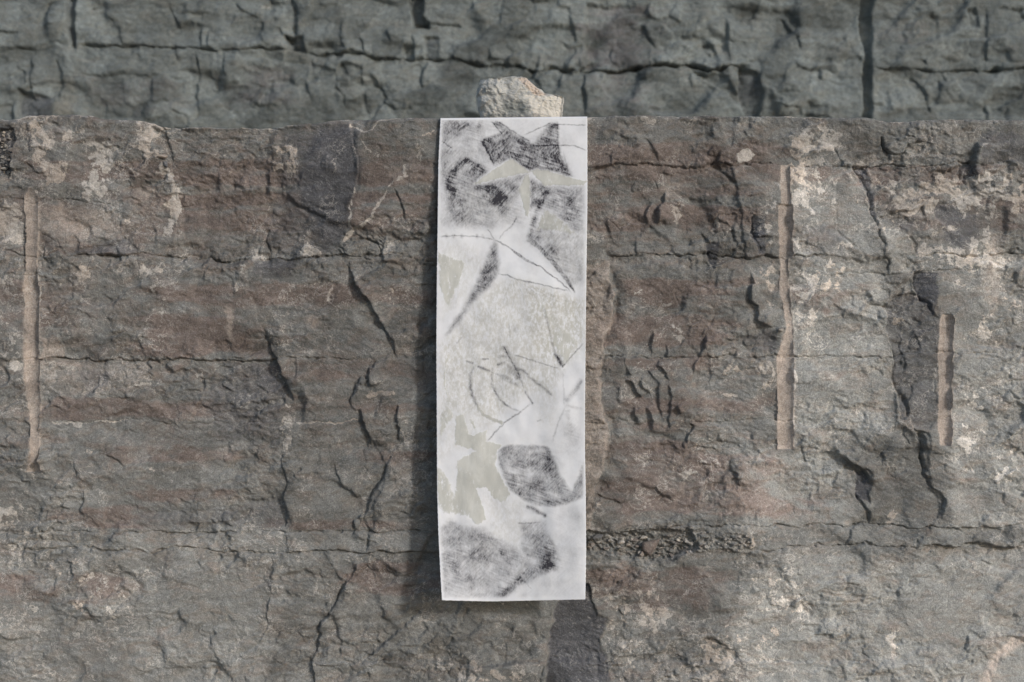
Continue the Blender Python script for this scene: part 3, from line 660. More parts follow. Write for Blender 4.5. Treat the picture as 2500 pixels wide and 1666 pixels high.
# lime crusts
for p, v, so in (([(85, 300), (110, 290), (108, 330), (98, 400), (84, 395)], .85, 6), ([(110, 345), (165, 315), (215, 290), (210, 320), (170, 350), (130, 360)], .6, 8), ([(205, 335), (255, 350), (262, 400), (230, 395)], .8, 8),
                 ([(335, 300), (365, 305), (378, 390), (350, 390)], .75, 8), ([(225, 400), (262, 400), (266, 492), (195, 480)], .6, 12), ([(395, 405), (432, 430), (436, 520), (412, 580), (395, 560), (410, 500)], .62, 8),
                 ([(100, 400), (150, 400), (150, 445), (115, 440)], .7, 8), ([(320, 410), (400, 420), (390, 470), (330, 470)], .5, 14), ([(-900, 490), (52, 500), (56, 600), (-900, 610)], .62, 14), ([(95, 500), (104, 500), (104, 600), (96, 640)], .5, 4),
                 ([(100, 625), (160, 640), (150, 700), (105, 700)], .5, 14), ([(160, 640), (420, 630), (520, 640), (420, 690), (180, 700)], .34, 20), ([(-900, 640), (50, 640), (50, 900), (-900, 900)], .3, 30), ([(15, 800), (55, 810), (50, 920), (20, 900)], .5, 10),
                 ([(280, 690), (420, 700), (400, 790), (290, 780)], .3, 20), ([(920, 590), (978, 590), (985, 618), (925, 622)], .7, 6), ([(940, 700), (1000, 700), (990, 770), (950, 750)], .5, 12), ([(690, 985), (722, 985), (715, 1050), (712, 1110), (690, 1100), (684, 1045)], .62, 6),
                 ([(680, 860), (730, 850), (740, 880), (690, 900)], .4, 10), ([(885, 925), (935, 915), (940, 960), (890, 965)], .5, 8), ([(-900, 1250), (120, 1255), (330, 1330), (300, 1666), (-900, 1680)], .27, 40), ([(190, 1380), (320, 1380), (280, 1440), (200, 1430)], .3, 20), ([(-900, 1210), (60, 1220), (60, 1290), (-900, 1290)], .45, 20),
                 ([(1436, 288), (1470, 300), (1480, 325), (1450, 330)], .5, 8), ([(1560, 286), (1600, 286), (1612, 300), (1592, 312), (1565, 300)], .8, 6), ([(1625, 286), (1745, 288), (1735, 298), (1640, 300)], .55, 6), ([(1800, 375), (1825, 366), (1842, 378), (1830, 392), (1800, 396)], 1.3, 3), ([(1462, 355), (1490, 350), (1490, 372), (1462, 372)], .6, 6),
                 ([(1925, 330), (1985, 310), (1995, 380), (1960, 410), (1930, 400)], .75, 10), ([(1990, 300), (2080, 330), (2050, 380), (2000, 400)], .5, 14), ([(2090, 380), (2190, 380), (2190, 404), (2100, 404)], .6, 8), ([(1930, 405), (1960, 405), (1965, 500), (1935, 500)], .65, 8), ([(1960, 430), (2110, 420), (2120, 500), (1970, 530)], .3, 20),
                 ([(2130, 430), (2200, 420), (2520, 430), (3400, 430), (3400, 520), (2400, 520), (2280, 500), (2150, 500)], .6, 20), ([(2180, 510), (2280, 500), (2280, 620), (2250, 610), (2260, 540)], .4, 14), ([(2390, 540), (2440, 520), (2420, 640), (2320, 625), (2300, 610), (2360, 600)], .5, 14), ([(2250, 620), (3400, 620), (3400, 660), (2280, 660)], .42, 14),
                 ([(1640, 488), (1660, 480), (1672, 530), (1655, 545)], .75, 8), ([(1745, 530), (1762, 525), (1765, 580), (1735, 580)], .75, 8), ([(1855, 500), (1898, 500), (1898, 620), (1860, 600)], .6, 12), ([(1860, 640), (1902, 640), (1902, 720), (1880, 760), (1850, 720)], .58, 12), ([(1930, 580), (1965, 580), (1960, 625), (1935, 625)], .6, 10),
                 ([(1930, 660), (2060, 650), (2050, 720), (1930, 700)], .5, 16), ([(1930, 700), (2010, 740), (1990, 790), (1930, 790)], .45, 14), ([(1855, 885), (1895, 880), (1895, 960), (1860, 950), (1845, 930)], .7, 8), ([(1640, 800), (1690, 800), (1680, 865), (1660, 865)], .5, 10), ([(1720, 870), (1850, 870), (1840, 930), (1740, 930)], .45, 16),
                 ([(1490, 1080), (1560, 1090), (1640, 1110), (1720, 1120), (1640, 1150), (1520, 1130)], .38, 16), ([(1640, 1150), (1720, 1100), (1760, 1130), (1680, 1180)], .35, 16), ([(2330, 945), (2410, 950), (2410, 1010), (2335, 1010)], .55, 10), ([(2330, 1020), (2400, 1025), (2370, 1110), (2330, 1100)], .62, 8), ([(2420, 1090), (2480, 1070), (2480, 1180), (2430, 1200)], .62, 10), ([(2340, 800), (2420, 800), (2440, 820), (2350, 840)], .5, 10),
                 ([(1560, 1380), (1610, 1385), (1610, 1410), (1570, 1410)], .45, 10), ([(1440, 1440), (1640, 1430), (1660, 1520), (1600, 1530), (1460, 1490)], .42, 18), ([(1480, 1510), (1620, 1520), (1900, 1530), (1880, 1666), (1500, 1690), (1490, 1560)], .38, 24), ([(1860, 1400), (2000, 1420), (1960, 1520), (1850, 1500)], .42, 20), ([(1690, 1550), (1800, 1560), (1780, 1630), (1690, 1620)], .3, 16),
                 ([(1210, 1510), (1330, 1540), (1325, 1600), (1220, 1580)], .38, 16), ([(1060, 1600), (1320, 1618), (1310, 1690), (1070, 1690)], .46, 16), ([(2340, 660), (2500, 660), (2440, 860), (2340, 800)], .25, 30), ([(1800, 1310), (1950, 1300), (1930, 1330), (1830, 1330)], .5, 10), ([(2160, 1230), (2190, 1200), (2190, 1270), (2170, 1280)], .55, 6), ([(2170, 1540), (2192, 1540), (2188, 1605), (2172, 1600)], .7, 6)):
    F.paint('crust_and_rimlight', p, v, so)
for p in CRUMB: F.paint('crust_and_rimlight', p, .6, 4)
F.paint('crust_and_rimlight', PK, .38, 8)
for p, w, v in (([(848, 298), (855, 310), (893, 322), (915, 312), (930, 297), (965, 289), (1000, 288)], 3, .8), ([(968, 440), (945, 470), (920, 505), (890, 545), (850, 572), (830, 590)], 5, .75), ([(885, 340), (900, 365), (925, 380), (925, 395)], 4, .5),
                ([(862, 450), (860, 500), (855, 540), (850, 560)], 4, .75), ([(985, 400), (990, 430), (970, 450)], 6, .7), ([(1030, 330), (1050, 325), (1065, 318)], 4, .8), ([(1025, 350), (1030, 400)], 7, .6), ([(815, 680), (805, 705), (803, 735)], 4, .8), ([(720, 1029), (800, 1032), (885, 1031)], 3, .7),
                ([(110, 1032), (180, 1034), (240, 1030), (340, 1026)], 3.5, .75), ([(180, 1040), (200, 1042)], 6, .9), ([(975, 1045), (985, 1065), (995, 1080)], 3, .7), ([(985, 1078), (1010, 1076)], 7, .7), ([(640, 640), (655, 500), (655, 460), (665, 430)], 4, .5), ([(895, 965), (920, 958), (970, 960)], 5, .7),
                ([(320, 940), (370, 942)], 3, .7), ([(395, 400), (420, 460), (430, 510)], 6, .5), ([(97, 640), (98, 870)], 4, .4), ([(1940, 960), (1938, 880)], 2.5, .7), ([(1937, 880), (1940, 1050)], 3, .5), ([(2289, 880), (2284, 960)], 3, .8),
                ([(1750, 965), (1780, 968), (1808, 962)], 5, .7), ([(1612, 738), (1640, 740)], 5, .8), ([(1560, 752), (1600, 748)], 4, .6), ([(1545, 718), (1575, 712)], 6, .6), ([(1615, 872), (1650, 872)], 4, .7), ([(1500, 820), (1540, 810)], 4, .6), ([(1545, 900), (1570, 882)], 6, .55),
                ([(2165, 1340), (2180, 1400)], 8, .3), ([(2380, 1350), (2378, 1430)], 12, .3), ([(1690, 1345), (1640, 1366)], 3, .6), ([(230, 350), (265, 358), (290, 380)], 3, .6), ([(110, 1255), (90, 1262)], 4, .6), ([(350, 1395), (420, 1385)], 4, .6), ([(265, 1480), (285, 1510)], 4, .7), ([(315, 1480), (322, 1505)], 8, .6)):
    F.stroke('crust_and_rimlight', p, w, v)
for k in range(46):     # scattered chalky specks and splashes
    rr = random.Random(100 + k); x = rr.uniform(0, 2500); y = rr.uniform(320, 1660); a = rr.uniform(4, 15)
    F.blob('crust_and_rimlight', x, y, a * rr.uniform(1, 2.2), a, rr.uniform(.3, .55), rr.uniform(-.4, .4))
# value: where the face is a lighter or a darker stone
val = F.mask('val')
for p, v, so in (([(1930, 800), (2155, 760), (2185, 1040), (2060, 1100), (2080, 1290), (1820, 1290), (1830, 1100), (1930, 1100)], .78, 40), ([(2330, 850), (3400, 850), (3400, 1290), (2310, 1290), (2310, 1120)], .68, 30),
                 ([(1880, 1345), (3400, 1340), (3400, 2300), (1800, 2300), (1800, 1500)], .82, 50), ([(-900, 1300), (700, 1300), (640, 1690), (640, 2300), (-900, 2300)], .32, 60), ([(1940, 405), (2110, 405), (2150, 660), (2170, 760), (1940, 790)], .62, 24),
                 ([(2145, 540), (2224, 580), (2240, 663), (2180, 665)], .6, 6), ([(2250, 600), (3400, 600), (3400, 850), (2330, 850)], .4, 30), ([(400, 300), (1070, 290), (1070, 1300), (640, 1300), (560, 900), (400, 640)], -.13, 40), ([(1430, 285), (1880, 285), (1860, 640), (1800, 760), (1500, 760), (1430, 700)], -.08, 50),
                 ([(1700, 860), (1900, 860), (1900, 1290), (1780, 1290), (1690, 1100)], .32, 40), ([(560, 1120), (690, 1100), (690, 1230), (520, 1235), (480, 1180)], .20, 24), ([(330, 1400), (640, 1400), (640, 1690), (330, 1690)], .14, 40), ([(100, 500), (300, 500), (310, 600), (100, 600)], .14, 24),
                 ([(100, 885), (365, 885), (370, 930), (300, 970), (100, 1000)], .16, 16), ([(1425, 640), (1490, 640), (1500, 760), (1475, 900), (1470, 1010), (1490, 1050), (1450, 1290), (1425, 1290)], .05, 8), ([(1450, 1300), (1850, 1300), (1850, 1690), (1500, 1690)], .06, 40), ([(60, 1000), (330, 1000), (330, 1290), (-900, 1290), (-900, 1000)], .08, 40)):
    F.paint('val', p, v, so)
val += .13 * fbm(X / 130, Y / 90, 4, 81) + .08 * fbm(X / 200, Y / 14, 3, 82) + .10 * fbm(X / 40, Y / 30, 3, 83) + .26 * cellval(F.WX / 88 + F.WY / 260, F.WY / 58, 15) + .16 * cellval(F.WX / 37 + F.WY / 70, F.WY / 25, 16)
F.mask('red')[:] *= np.clip(.95 + .9 * fbm(X / 110, Y / 60, 3, 87), .2, 1.5)
F.mask('red')[:] += .12 + .16 * fbm(X / 160, Y / 50, 3, 84) + .16 * sstep(1150, 900, X) * sstep(1250, 1000, Y) + .12 * sstep(1430, 1440, X) * sstep(1950, 1800, X) * sstep(1330, 1250, Y)
F.mask('crust_and_rimlight')[:] += .05 + .22 * fbm(X / 120, Y / 100, 4, 85)
F.mask('crust_and_rimlight')[:] += .24 * sstep(460, 380, X) * sstep(640, 480, Y) + .10 * sstep(1880, 1950, X) * sstep(820, 700, Y) - .10 * sstep(900, 600, X) * sstep(1250, 1400, Y)
F.mask('crust_and_rimlight')[:] += .75 * np.exp(-np.maximum(PY - Tx, 0) / 3.2) * np.clip(.6 + fbm(X / 30, X / 90, 2, 86), 0, 1.2)  # rim light along the top edge, painted in as a pale line
F.paint('fil', [(-900, 620), (420, 620), (420, 1000), (-900, 1000)], .10, 60)
F.paint('fil', [(-900, 1250), (700, 1250), (300, 2300), (-900, 2300)], .05, 60)
F.paint('fil', [(1480, 1380), (1980, 1380), (1900, 2300), (1450, 2300)], .14, 60)
F.paint('fil', [(640, 640), (1060, 640), (1060, 1666), (700, 1666)], .08, 60)

# the top arris is worn round; under the sheet the face keeps clear of it
dz = np.maximum(PY - Tx, 0)
F.H -= 11 * (1 - np.sqrt(np.clip(1 - (1 - np.clip(dz / 11, 0, 1)) ** 2, 0, 1)))
ZT = (833 - 286) * S + ZC                              # height of the ledge
def lean(py): return LEAN * np.maximum((py - 286) * S, 0)
und = sstep(1020, 1062, X) * sstep(1478, 1436, X)
cap = (lean(PY) / S) * .55 - 1.0
F.H = np.where(und > 0, F.H * (1 - und) + und * np.minimum(F.H, cap), F.H)
near = sstep(1000, 1062, X) * sstep(1500, 1436, X) * np.exp(-dz / 40)
F.H = F.H * (1 - near) + near * (-2 - 11 * (1 - np.sqrt(np.clip(1 - (1 - np.clip(dz / 11, 0, 1)) ** 2, 0, 1))))

def wall_co(px, py, h):
    yl = lean(py)
    k = (D + yl) / D
    return np.stack([(px - 1250) * S * k, yl - h * S, (833 - py) * S * k + ZC], -1)
co = wall_co(PX, PY, F.H)
F.mask('val')[:] += _rb.uniform(-.07, .07, 1000)[labv]
g = lambda n: F.mask(n).ravel()
att = {'mask_a': np.stack([g('red'), g('crust_and_rimlight'), g('tan'), np.ones(X.size)], -1),
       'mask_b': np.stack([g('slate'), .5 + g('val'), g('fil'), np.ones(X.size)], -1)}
lab = labv[:-1, :-1].copy()
dl = drill_lab[:-1, :-1]
lab = np.where(dl > 0, 900 + dl, lab)
rock_face = bpy.data.objects.new('rock_face', None); C.objects.link(rock_face)
tag(rock_face, 'grey and brown bedded rock face with drill grooves behind the hanging drawing', kind='structure')
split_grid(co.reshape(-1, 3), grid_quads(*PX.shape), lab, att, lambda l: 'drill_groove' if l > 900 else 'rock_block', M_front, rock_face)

# ------------------------------------------------------------------ bench on top of the face
bys = np.concatenate([[0], np.cumsum(np.geomspace(.003, .22, 26))]); bys = bys / bys[-1]
bxi = np.arange(0, len(xs), 3); 
if bxi[-1] != len(xs) - 1: bxi = np.append(bxi, len(xs) - 1)
e = co[0, bxi]
zt = np.interp(e[:, 0], np.linspace(-4, 4, 9), np.full(9, ZT - .012))
rows = []
for t in bys:
    r = e.copy(); r[:, 1] = e[:, 1] + t * (DB + .35 - e[:, 1])
    w = math.exp(-t * 40)
    nz = .012 * fbm(r[:, 0] / .25, r[:, 1] / .25, 4, 31) * (1 - w)
    hold = np.exp(-((r[:, 0] - 0.005) / .26) ** 4) * (1 if t < .3 else 0)
    r[:, 2] = e[:, 2] * w + zt * (1 - w) + np.minimum(nz, .004) * (1 - hold) + hold * (1 - w) * .008
    rows.append(r)
R = np.array(rows)
n = R.shape[0] * R.shape[1]
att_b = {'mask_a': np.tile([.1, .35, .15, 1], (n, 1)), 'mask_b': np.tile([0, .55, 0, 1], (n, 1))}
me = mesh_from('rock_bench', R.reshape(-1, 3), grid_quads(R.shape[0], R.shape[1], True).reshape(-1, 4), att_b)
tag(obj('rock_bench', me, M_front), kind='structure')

# ------------------------------------------------------------------ the cliff behind
STB = 2.7
xb = np.array(stretch(-30, -1400, STB, 1.12, 70)[::-1] + list(np.arange(-30, 2530, STB)) + stretch(2530, 3900, STB, 1.12, 70))
yb = np.array(stretch(-12, -1500, STB, 1.12, 70)[::-1] + list(np.arange(-12, 306, STB)) + stretch(306, 470, STB, 1.2, 30))
PXb, PYb = np.meshgrid(xb, yb)
G = Field(xb, yb, PXb, PYb, 40, .8)
X, Y = G.PX, G.PY
G.H += 10 * fbm(X / 300, Y / 200, 2, 111) + 4 * fbm(X / 90, Y / 50, 3, 112) + 1.0 * fbm(X / 70, Y / 9, 3, 113)
G.H += 30 * soft_facets(G.WX / 150 + G.WY / 400, G.WY / 95, 114, 1.5)
rg = np.clip(.5 + 1.1 * fbm(X / 200, Y / 120, 2, 118), .1, 1.3)
G.H += rg * (17 * soft_facets(G.WX / 64 + G.WY / 200, G.WY / 50, 115, 1.8, 14) + 6 * soft_facets(G.WX / 27 + G.WY / 60, G.WY / 19, 116, 1.8, 7))
G.H += 1.2 * fbm(X / 13, Y / 10, 3, 117)
def VB(pts, w=3, d=11, hr=7, fr=40, hl=-4, fl=18):
    G.crack(pts, w * .75, d * .5)
    if hr or hl: G.scarp(pts, hr, fr, hl, fl)
H1 = [(184, 116), (196, 112), (294, 113), (354, 114), (408, 117), (490, 121), (530, 124), (566, 126), (640, 125), (720, 128)]
H2 = [(720, 128), (737, 129), (789, 133), (859, 133), (892, 139), (957, 144), (1066, 144), (1096, 144), (1131, 152), (1191, 158), (1260, 162), (1294, 171), (1403, 171), (1485, 177), (1539, 169), (1594, 160), (1648, 160), (1757, 169), (1833, 160)]
H4 = [(2132, 169), (2173, 169), (2224, 171), (2268, 177), (2369, 171), (2417, 174), (2520, 171)]
G.crack(H1, 4, 13); G.crack(H2, 4.5, 15); G.crack(H4, 4, 12); G.scarp(H2, 9, 60, -8, 40); G.scarp(H1, 6, 50, -5, 40); G.scarp(H4, 6, 40, -5, 30)
G.crack([(1485, 177), (1539, 170), (1594, 162), (1648, 162), (1757, 171), (1833, 162)], 6, 16)
G.crack([(2380, 172), (2417, 175), (2445, 174)], 6, 12)
for p, w, d in (([(223, 19), (253, 23)], 3.5, 9), ([(33, 109), (49, 120), (114, 120)], 3, 9), ([(0, 79), (20, 80), (41, 82)], 4, 11), ([(188, 185), (326, 185), (408, 186), (462, 193)], 2, 6),
                ([(416, 275), (462, 280)], 3, 8), ([(1014, 60), (1055, 58), (1131, 65)], 4, 12), ([(620, 253), (645, 254)], 3, 7), ([(935, 256), (968, 265), (1001, 267)], 4, 10), ([(1936, 158), (1974, 171), (2010, 174)], 4, 10),
                ([(1898, 250), (1923, 261), (1955, 264)], 4, 9), ([(1969, 280), (2029, 285)], 4, 9), ([(2436, 19), (2520, 20)], 4, 11), ([(2241, 147), (2262, 158)], 3, 7), ([(2309, 150), (2350, 148)], 3, 7), ([(577, 14), (590, 30), (628, 41)], 3, 9),
                ([(513, 218), (545, 218)], 3.5, 8), ([(555, 203), (585, 202)], 3, 7), ([(1775, 104), (1880, 103)], 2.4, 6), ([(2130, 255), (2160, 250)], 3, 7), ([(2180, 124), (2225, 126)], 3, 6), ([(1900, 225), (1960, 230)], 2, 5), ([(2180, 200), (2220, 204)], 2.4, 6), ([(906, 212), (927, 212)], 5, 11), ([(1560, 195), (1600, 190)], 3, 6), ([(60, 205), (110, 193)], 2, 5), ([(600, 255), (690, 260)], 2, 5)):
    G.crack(p, w * .85, d * .65); G.scarp(p, 4, 26, -3, 16)
for p in ([(250, 27), (272, 49), (288, 71), (294, 100), (302, 112)], [(35, 160), (60, 180), (63, 201), (50, 218), (48, 280)], [(68, 141), (82, 163), (79, 185), (79, 239), (90, 250)], [(133, 147), (152, 180), (150, 207), (140, 240)],
          [(490, 68), (490, 120)], [(506, 79), (506, 106), (517, 120)], [(479, 131), (481, 152), (480, 204), (479, 276)], [(547, 133), (544, 163), (549, 185)], [(416, 27), (441, 71)], [(422, 117), (432, 152)],
          [(835, 54), (835, 103), (846, 122)], [(878, 71), (889, 136)], [(1006, 82), (1012, 141)], [(1044, 150), (1031, 177), (1025, 201), (1033, 212)], [(756, 141), (761, 158), (821, 174), (819, 218), (840, 231), (846, 258), (859, 267)],
          [(838, 155), (854, 185)], [(881, 163), (884, 212)], [(1357, 0), (1362, 14), (1390, 22), (1398, 54), (1403, 103)], [(1403, 114), (1376, 174), (1362, 218)], [(1634, 46), (1659, 54)], [(1689, 185), (1690, 215)], [(1887, 41), (1917, 46), (1931, 68), (1947, 84), (1950, 122)],
          [(2010, 174), (2004, 196)], [(2404, 22), (2407, 82), (2404, 152)], [(2222, 190), (2254, 218), (2268, 245), (2270, 283)], [(2162, 218), (2173, 272)], [(2298, 166), (2309, 201)], [(2292, 196), (2295, 258)], [(940, 70), (950, 100)], [(1500, 110), (1480, 140)], [(1560, 60), (1600, 120)], [(1720, 120), (1735, 140)]):
    VB(p, 3.2, 10)
VB([(712, -15), (723, 27), (721, 90), (721, 128)], 6, 16, 12, 60, -8, 24); VB([(680, 65), (691, 92), (723, 94)], 4, 10, 4, 20, -3, 14)
VB([(1411, 131), (1425, 190), (1428, 245), (1428, 290)], 6, 14, 10, 50, -6, 26)
VB([(892, 225), (895, 250), (895, 280)], 10, 14, 5, 30, -4, 20); VB([(927, 212), (941, 239), (935, 256)], 7, 12, 5, 30, -4, 20)
VB([(1770, 40), (1776, 109), (1784, 158)], 6, 11, 5, 30, -8, 40); VB([(2458, 262), (2458, 300)], 7, 11, 4, 20, -3, 16); VB([(2404, 258), (2404, 300)], 6, 10, 4, 20, -3, 16)
for p, a, b in (([(158, -20), (185, -20), (180, 60), (186, 117), (174, 112), (166, 70)], -26, .5), ([(694, 92), (738, 92), (742, 128), (716, 128)], -26, .4), ([(998, -20), (1034, -20), (1032, 40), (1048, 54), (1046, 68), (1012, 66), (1002, 40)], -34, .3),
                ([(2100, -20), (2134, -20), (2129, 80), (2123, 130), (2131, 170), (2129, 230), (2123, 310), (2107, 310), (2112, 150), (2101, 80)], -24, .5), ([(1806, 164), (1850, 180), (1862, 230), (1855, 300), (1826, 300), (1800, 230)], -26, .5),
                ([(984, 112), (1010, 108), (1012, 146), (986, 146)], -14, .4), ([(1034, 90), (1070, 90), (1072, 144), (1040, 144)], -12, .4), ([(45, 285), (50, 222), (80, 232), (132, 238), (126, 290)], -16, .3), ([(1690, 176), (1757, 176), (1800, 232), (1822, 280), (1790, 250), (1740, 200)], -14, .1),
                ([(2360, 30), (2385, 28), (2388, 62), (2368, 66)], -14, .4), ([(1430, 10), (1590, 20), (1590, 155), (1540, 165), (1430, 168)], -7, .12)):
    G.plane(p, a, b, 0, soft=4)
for a in ((-1300, 3800, -300, -200, .5), (1430, 1600, 20, 165, .6), (620, 720, 160, 250, .4), (1460, 1600, 180, 300, .35), (540, 640, 180, 260, .4), (200, 460, 190, 280, .25), (2150, 2280, 60, 110, .25)):
    G.band('red', *a)
for p, v in (([(158, -20), (185, -20), (180, 60), (186, 117), (174, 112), (166, 70)], .5), ([(45, 285), (50, 222), (80, 232), (132, 238), (126, 290)], .7), ([(2100, -20), (2134, -20), (2129, 80), (2131, 170), (2123, 310), (2107, 310), (2112, 150)], .2), ([(1806, 164), (1850, 180), (1862, 230), (1855, 300), (1826, 300), (1800, 230)], .6),
             ([(220, 200), (420, 195), (430, 270), (230, 280)], .35), ([(1034, 90), (1070, 90), (1072, 144), (1040, 144)], .6), ([(694, 92), (738, 92), (742, 128), (716, 128)], .4), ([(998, -20), (1034, -20), (1032, 40), (1048, 54), (1046, 68), (1012, 66), (1002, 40)], .5)):
    G.paint('slate', p, v * .8, 10)  # dark tone also paints in the shade of the recessed gaps
G.paint('tan', [(126, 252), (140, 240), (182, 238), (182, 290), (124, 290)], .5, 16); G.paint('tan', [(152, 190), (182, 188), (182, 240), (152, 240)], .3, 12)
G.paint('val', [(1070, 0), (1390, 0), (1395, 165), (1080, 150)], .06, 16); G.paint('val', [(1960, 10), (2100, 10), (2100, 285), (1900, 285)], .07, 20); G.paint('val', [(190, 20), (260, 30), (290, 110), (190, 110)], .08, 14)
G.paint('val', [(1600, 170), (1700, 175), (1720, 280), (1620, 285)], .06, 14)
G.mask('val')[:] += .16 * fbm(X / 90, Y / 60, 4, 181) + .05 * fbm(X / 120, Y / 14, 2, 182) + .42 * cellval(G.WX / 64 + G.WY / 200, G.WY / 50, 115) + .36 * cellval(G.WX / 150 + G.WY / 400, G.WY / 95, 114) + .12 + .16 * fbm(X / 60, Y / 260, 3, 186)
G.mask('slate')[:] += .18 * fbm(X / 150, Y / 90, 3, 184)
G.mask('red')[:] += .18 * fbm(X / 220, Y / 120, 3, 185)
for k in range(30):
    rr = random.Random(300 + k); a = rr.uniform(5, 16)
    G.blob('crust_and_rimlight', rr.uniform(0, 2500), rr.uniform(0, 290), a * 1.8, a, rr.uniform(.2, .42))
kb = (D + DB) / D
cob = np.stack([(PXb - 1250) * S * kb, DB - G.H * S * 1.7, (833 - PYb) * S * kb + ZC], -1)
g = lambda n: G.mask(n).ravel()
att = {'mask_a': np.stack([g('red'), g('crust_and_rimlight'), g('tan'), np.ones(X.size)], -1),
       'mask_b': np.stack([g('slate'), .5 + g('val'), g('fil'), np.ones(X.size)], -1)}
bx = (G.WX[:-1, :-1] + G.WX[1:, 1:]) / 2; by = (G.WY[:-1, :-1] + G.WY[1:, 1:]) / 2
beds = [ln([(-1400, -330), (3900, -350)]), ln([(-1400, 118), (0, 120)], H1[:-1], H2, [(1900, 160), (2100, 168)], H4)]
lab = sum((by > b).astype(np.int32) for b in beds) * 20
for pts in ([(-600, -900), (-600, 400)], [(179, -900), (172, 60), (184, 117), (184, 300)], [(490, -900), (490, 120), (480, 300)], [(712, -900), (723, 27), (721, 128), (840, 240), (860, 300)], [(1030, -900), (1012, 60), (1012, 141), (1030, 200), (1030, 300)],
            [(1360, -900), (1362, 14), (1403, 103), (1428, 245), (1428, 300)], [(1770, -900), (1784, 158), (1830, 240), (1840, 300)], [(2120, -900), (2115, 150), (2118, 300)], [(2404, -900), (2404, 300)], [(3000, -900), (3000, 400)]):
    lab += (bx > jn(pts)).astype(np.int32)
cliff = bpy.data.objects.new('quarry_cliff', None); C.objects.link(cliff)
tag(cliff, 'blurred grey green rock cliff rising behind the ledge', kind='structure')
split_grid(cob.reshape(-1, 3), grid_quads(*PXb.shape), lab, att, lambda l: 'rock_block', M_cliff, cliff)

# ------------------------------------------------------------------ quarry floor
t = NT('quarry_floor_gravel')
cg = t.mix(t.smooth(t.noise(9, 5, .7), .35, .65), (.17, .165, .155), (.27, .255, .235))
cg = t.mix(t.smooth(t.noise(60, 3, .7), .45, .7), cg, (.13, .125, .12))
t.put(t.b.inputs['Base Color'], cg); t.b.inputs['Roughness'].default_value = .95
t.bump(t.noise(40, 5, .7), .6, .03)
gx = np.array([-150, -60, -25, -10] + list(np.linspace(-6, 6, 60)) + [10, 25, 60, 150.])
gy = np.array([-200, -80, -30, -14] + list(np.linspace(-8, .45, 50)))
GX, GY = np.meshgrid(gx, gy)
GZ = .03 * fbm(GX / 1.3, GY / 1.3, 4, 77) * (np.abs(GX) < 30)
me = mesh_from('quarry_floor', np.stack([GX, GY, GZ], -1).reshape(-1, 3), grid_quads(*GX.shape, True).reshape(-1, 4))
tag(obj('quarry_floor', me, t.m), kind='structure')

# ------------------------------------------------------------------ the hanging drawing
LE = np.array([(288, 1075), (400, 1070), (560, 1068), (700, 1066), (850, 1065), (1000, 1066), (1200, 1067), (1300, 1070), (1400, 1075), (1466, 1079)], float)
RE = np.array([(284, 1434), (500, 1434), (640, 1432), (800, 1430), (1000, 1428), (1100, 1428), (1200, 1430), (1350, 1431), (1464, 1429)], float)
NU, NV = 226, 726
u = np.linspace(0, 1, NU); v = np.linspace(0, 1, NV)
U, Vv = np.meshgrid(u, v)
topy = 288 + (284 - 288) * U; boty = np.interp(U, [0, .2, .35, .55, 1], [1466, 1468, 1469, 1467.5, 1464])
boty = boty + .5 * gnoise(U * 40, U * 0, 5)
QY = topy + (boty - topy) * Vv
lx = np.interp(QY, LE[:, 0], LE[:, 1]); rx = np.interp(QY, RE[:, 0], RE[:, 1])
fray = .7 * gnoise(QY / 6, QY * 0 + 3, 8)
QX = lx + (rx - lx) * U + fray * ((1 - U) ** 30 - U ** 30)
K = Field.__new__(Field)
K.PX, K.PY = QX.astype(np.float32), QY.astype(np.float32)
K.WX = K.PX + 1.6 * fbm(QX / 14, QY / 14, 3, 201); K.WY = K.PY + 1.6 * fbm(QX / 14, QY / 14, 3, 203)
K.H = np.zeros(QX.shape, np.float32); K.M = {}
K.sl = lambda pts, m: (slice(None), slice(max(0, int((min(p[0] for p in pts) - m - 1080) / 1.6)), min(NU, int((max(p[0] for p in pts) + m - 1060) / 1.55) + 1)))
ch = lambda pts, v, so=4: K.paint('char', pts, v, so * 1.5)
def line(pts, w=1.4, v=.6): K.stroke('char', pts, w, v)
def sm(x, y, rx, ry, v, rot=0): K.blob('char', x, y, rx, ry, v, rot)
# upper third
ch([(1070, 290), (1350, 290), (1385, 330), (1400, 440), (1425, 470), (1425, 560), (1310, 560), (1250, 540), (1072, 545)], .16, 22)
ch([(1070, 284), (1190, 284), (1200, 330), (1190, 380), (1150, 400), (1100, 420), (1070, 470)], .22, 20)
sm(1115, 302, 36, 15, .45); sm(1130, 308, 20, 10, .35, -.5); sm(1170, 303, 6, 12, .5, .3); sm(1090, 350, 14, 40, .18)
ch([(1177, 345), (1230, 321), (1300, 357), (1340, 300), (1361, 296), (1362, 345), (1366, 380), (1397, 430), (1330, 420), (1293, 420), (1245, 390), (1207, 407)], .50, 5)
line([(1205, 292), (1235, 318), (1270, 340), (1305, 358)], 8, .55); line([(1200, 292), (1228, 330)], 1.6, .5); line([(1215, 292), (1260, 325), (1300, 350)], 2, .5)
line([(1356, 296), (1340, 330), (1330, 350)], 7, .4); line([(1361, 296), (1362, 350), (1366, 385)], 3, .45); line([(1177, 345), (1192, 375), (1207, 405)], 2.2, .7); line([(1177, 345), (1230, 321)], 4, .4)
sm(1350, 400, 26, 22, .22); sm(1380, 418, 10, 16, .2)
line([(1280, 330), (1310, 315), (1335, 303), (1345, 296)], 1.3, .6); line([(1355, 302), (1400, 303), (1434, 304)], 1.3, .6); line([(1300, 357), (1350, 355), (1400, 356), (1420, 362), (1434, 370)], 1.4, .65)
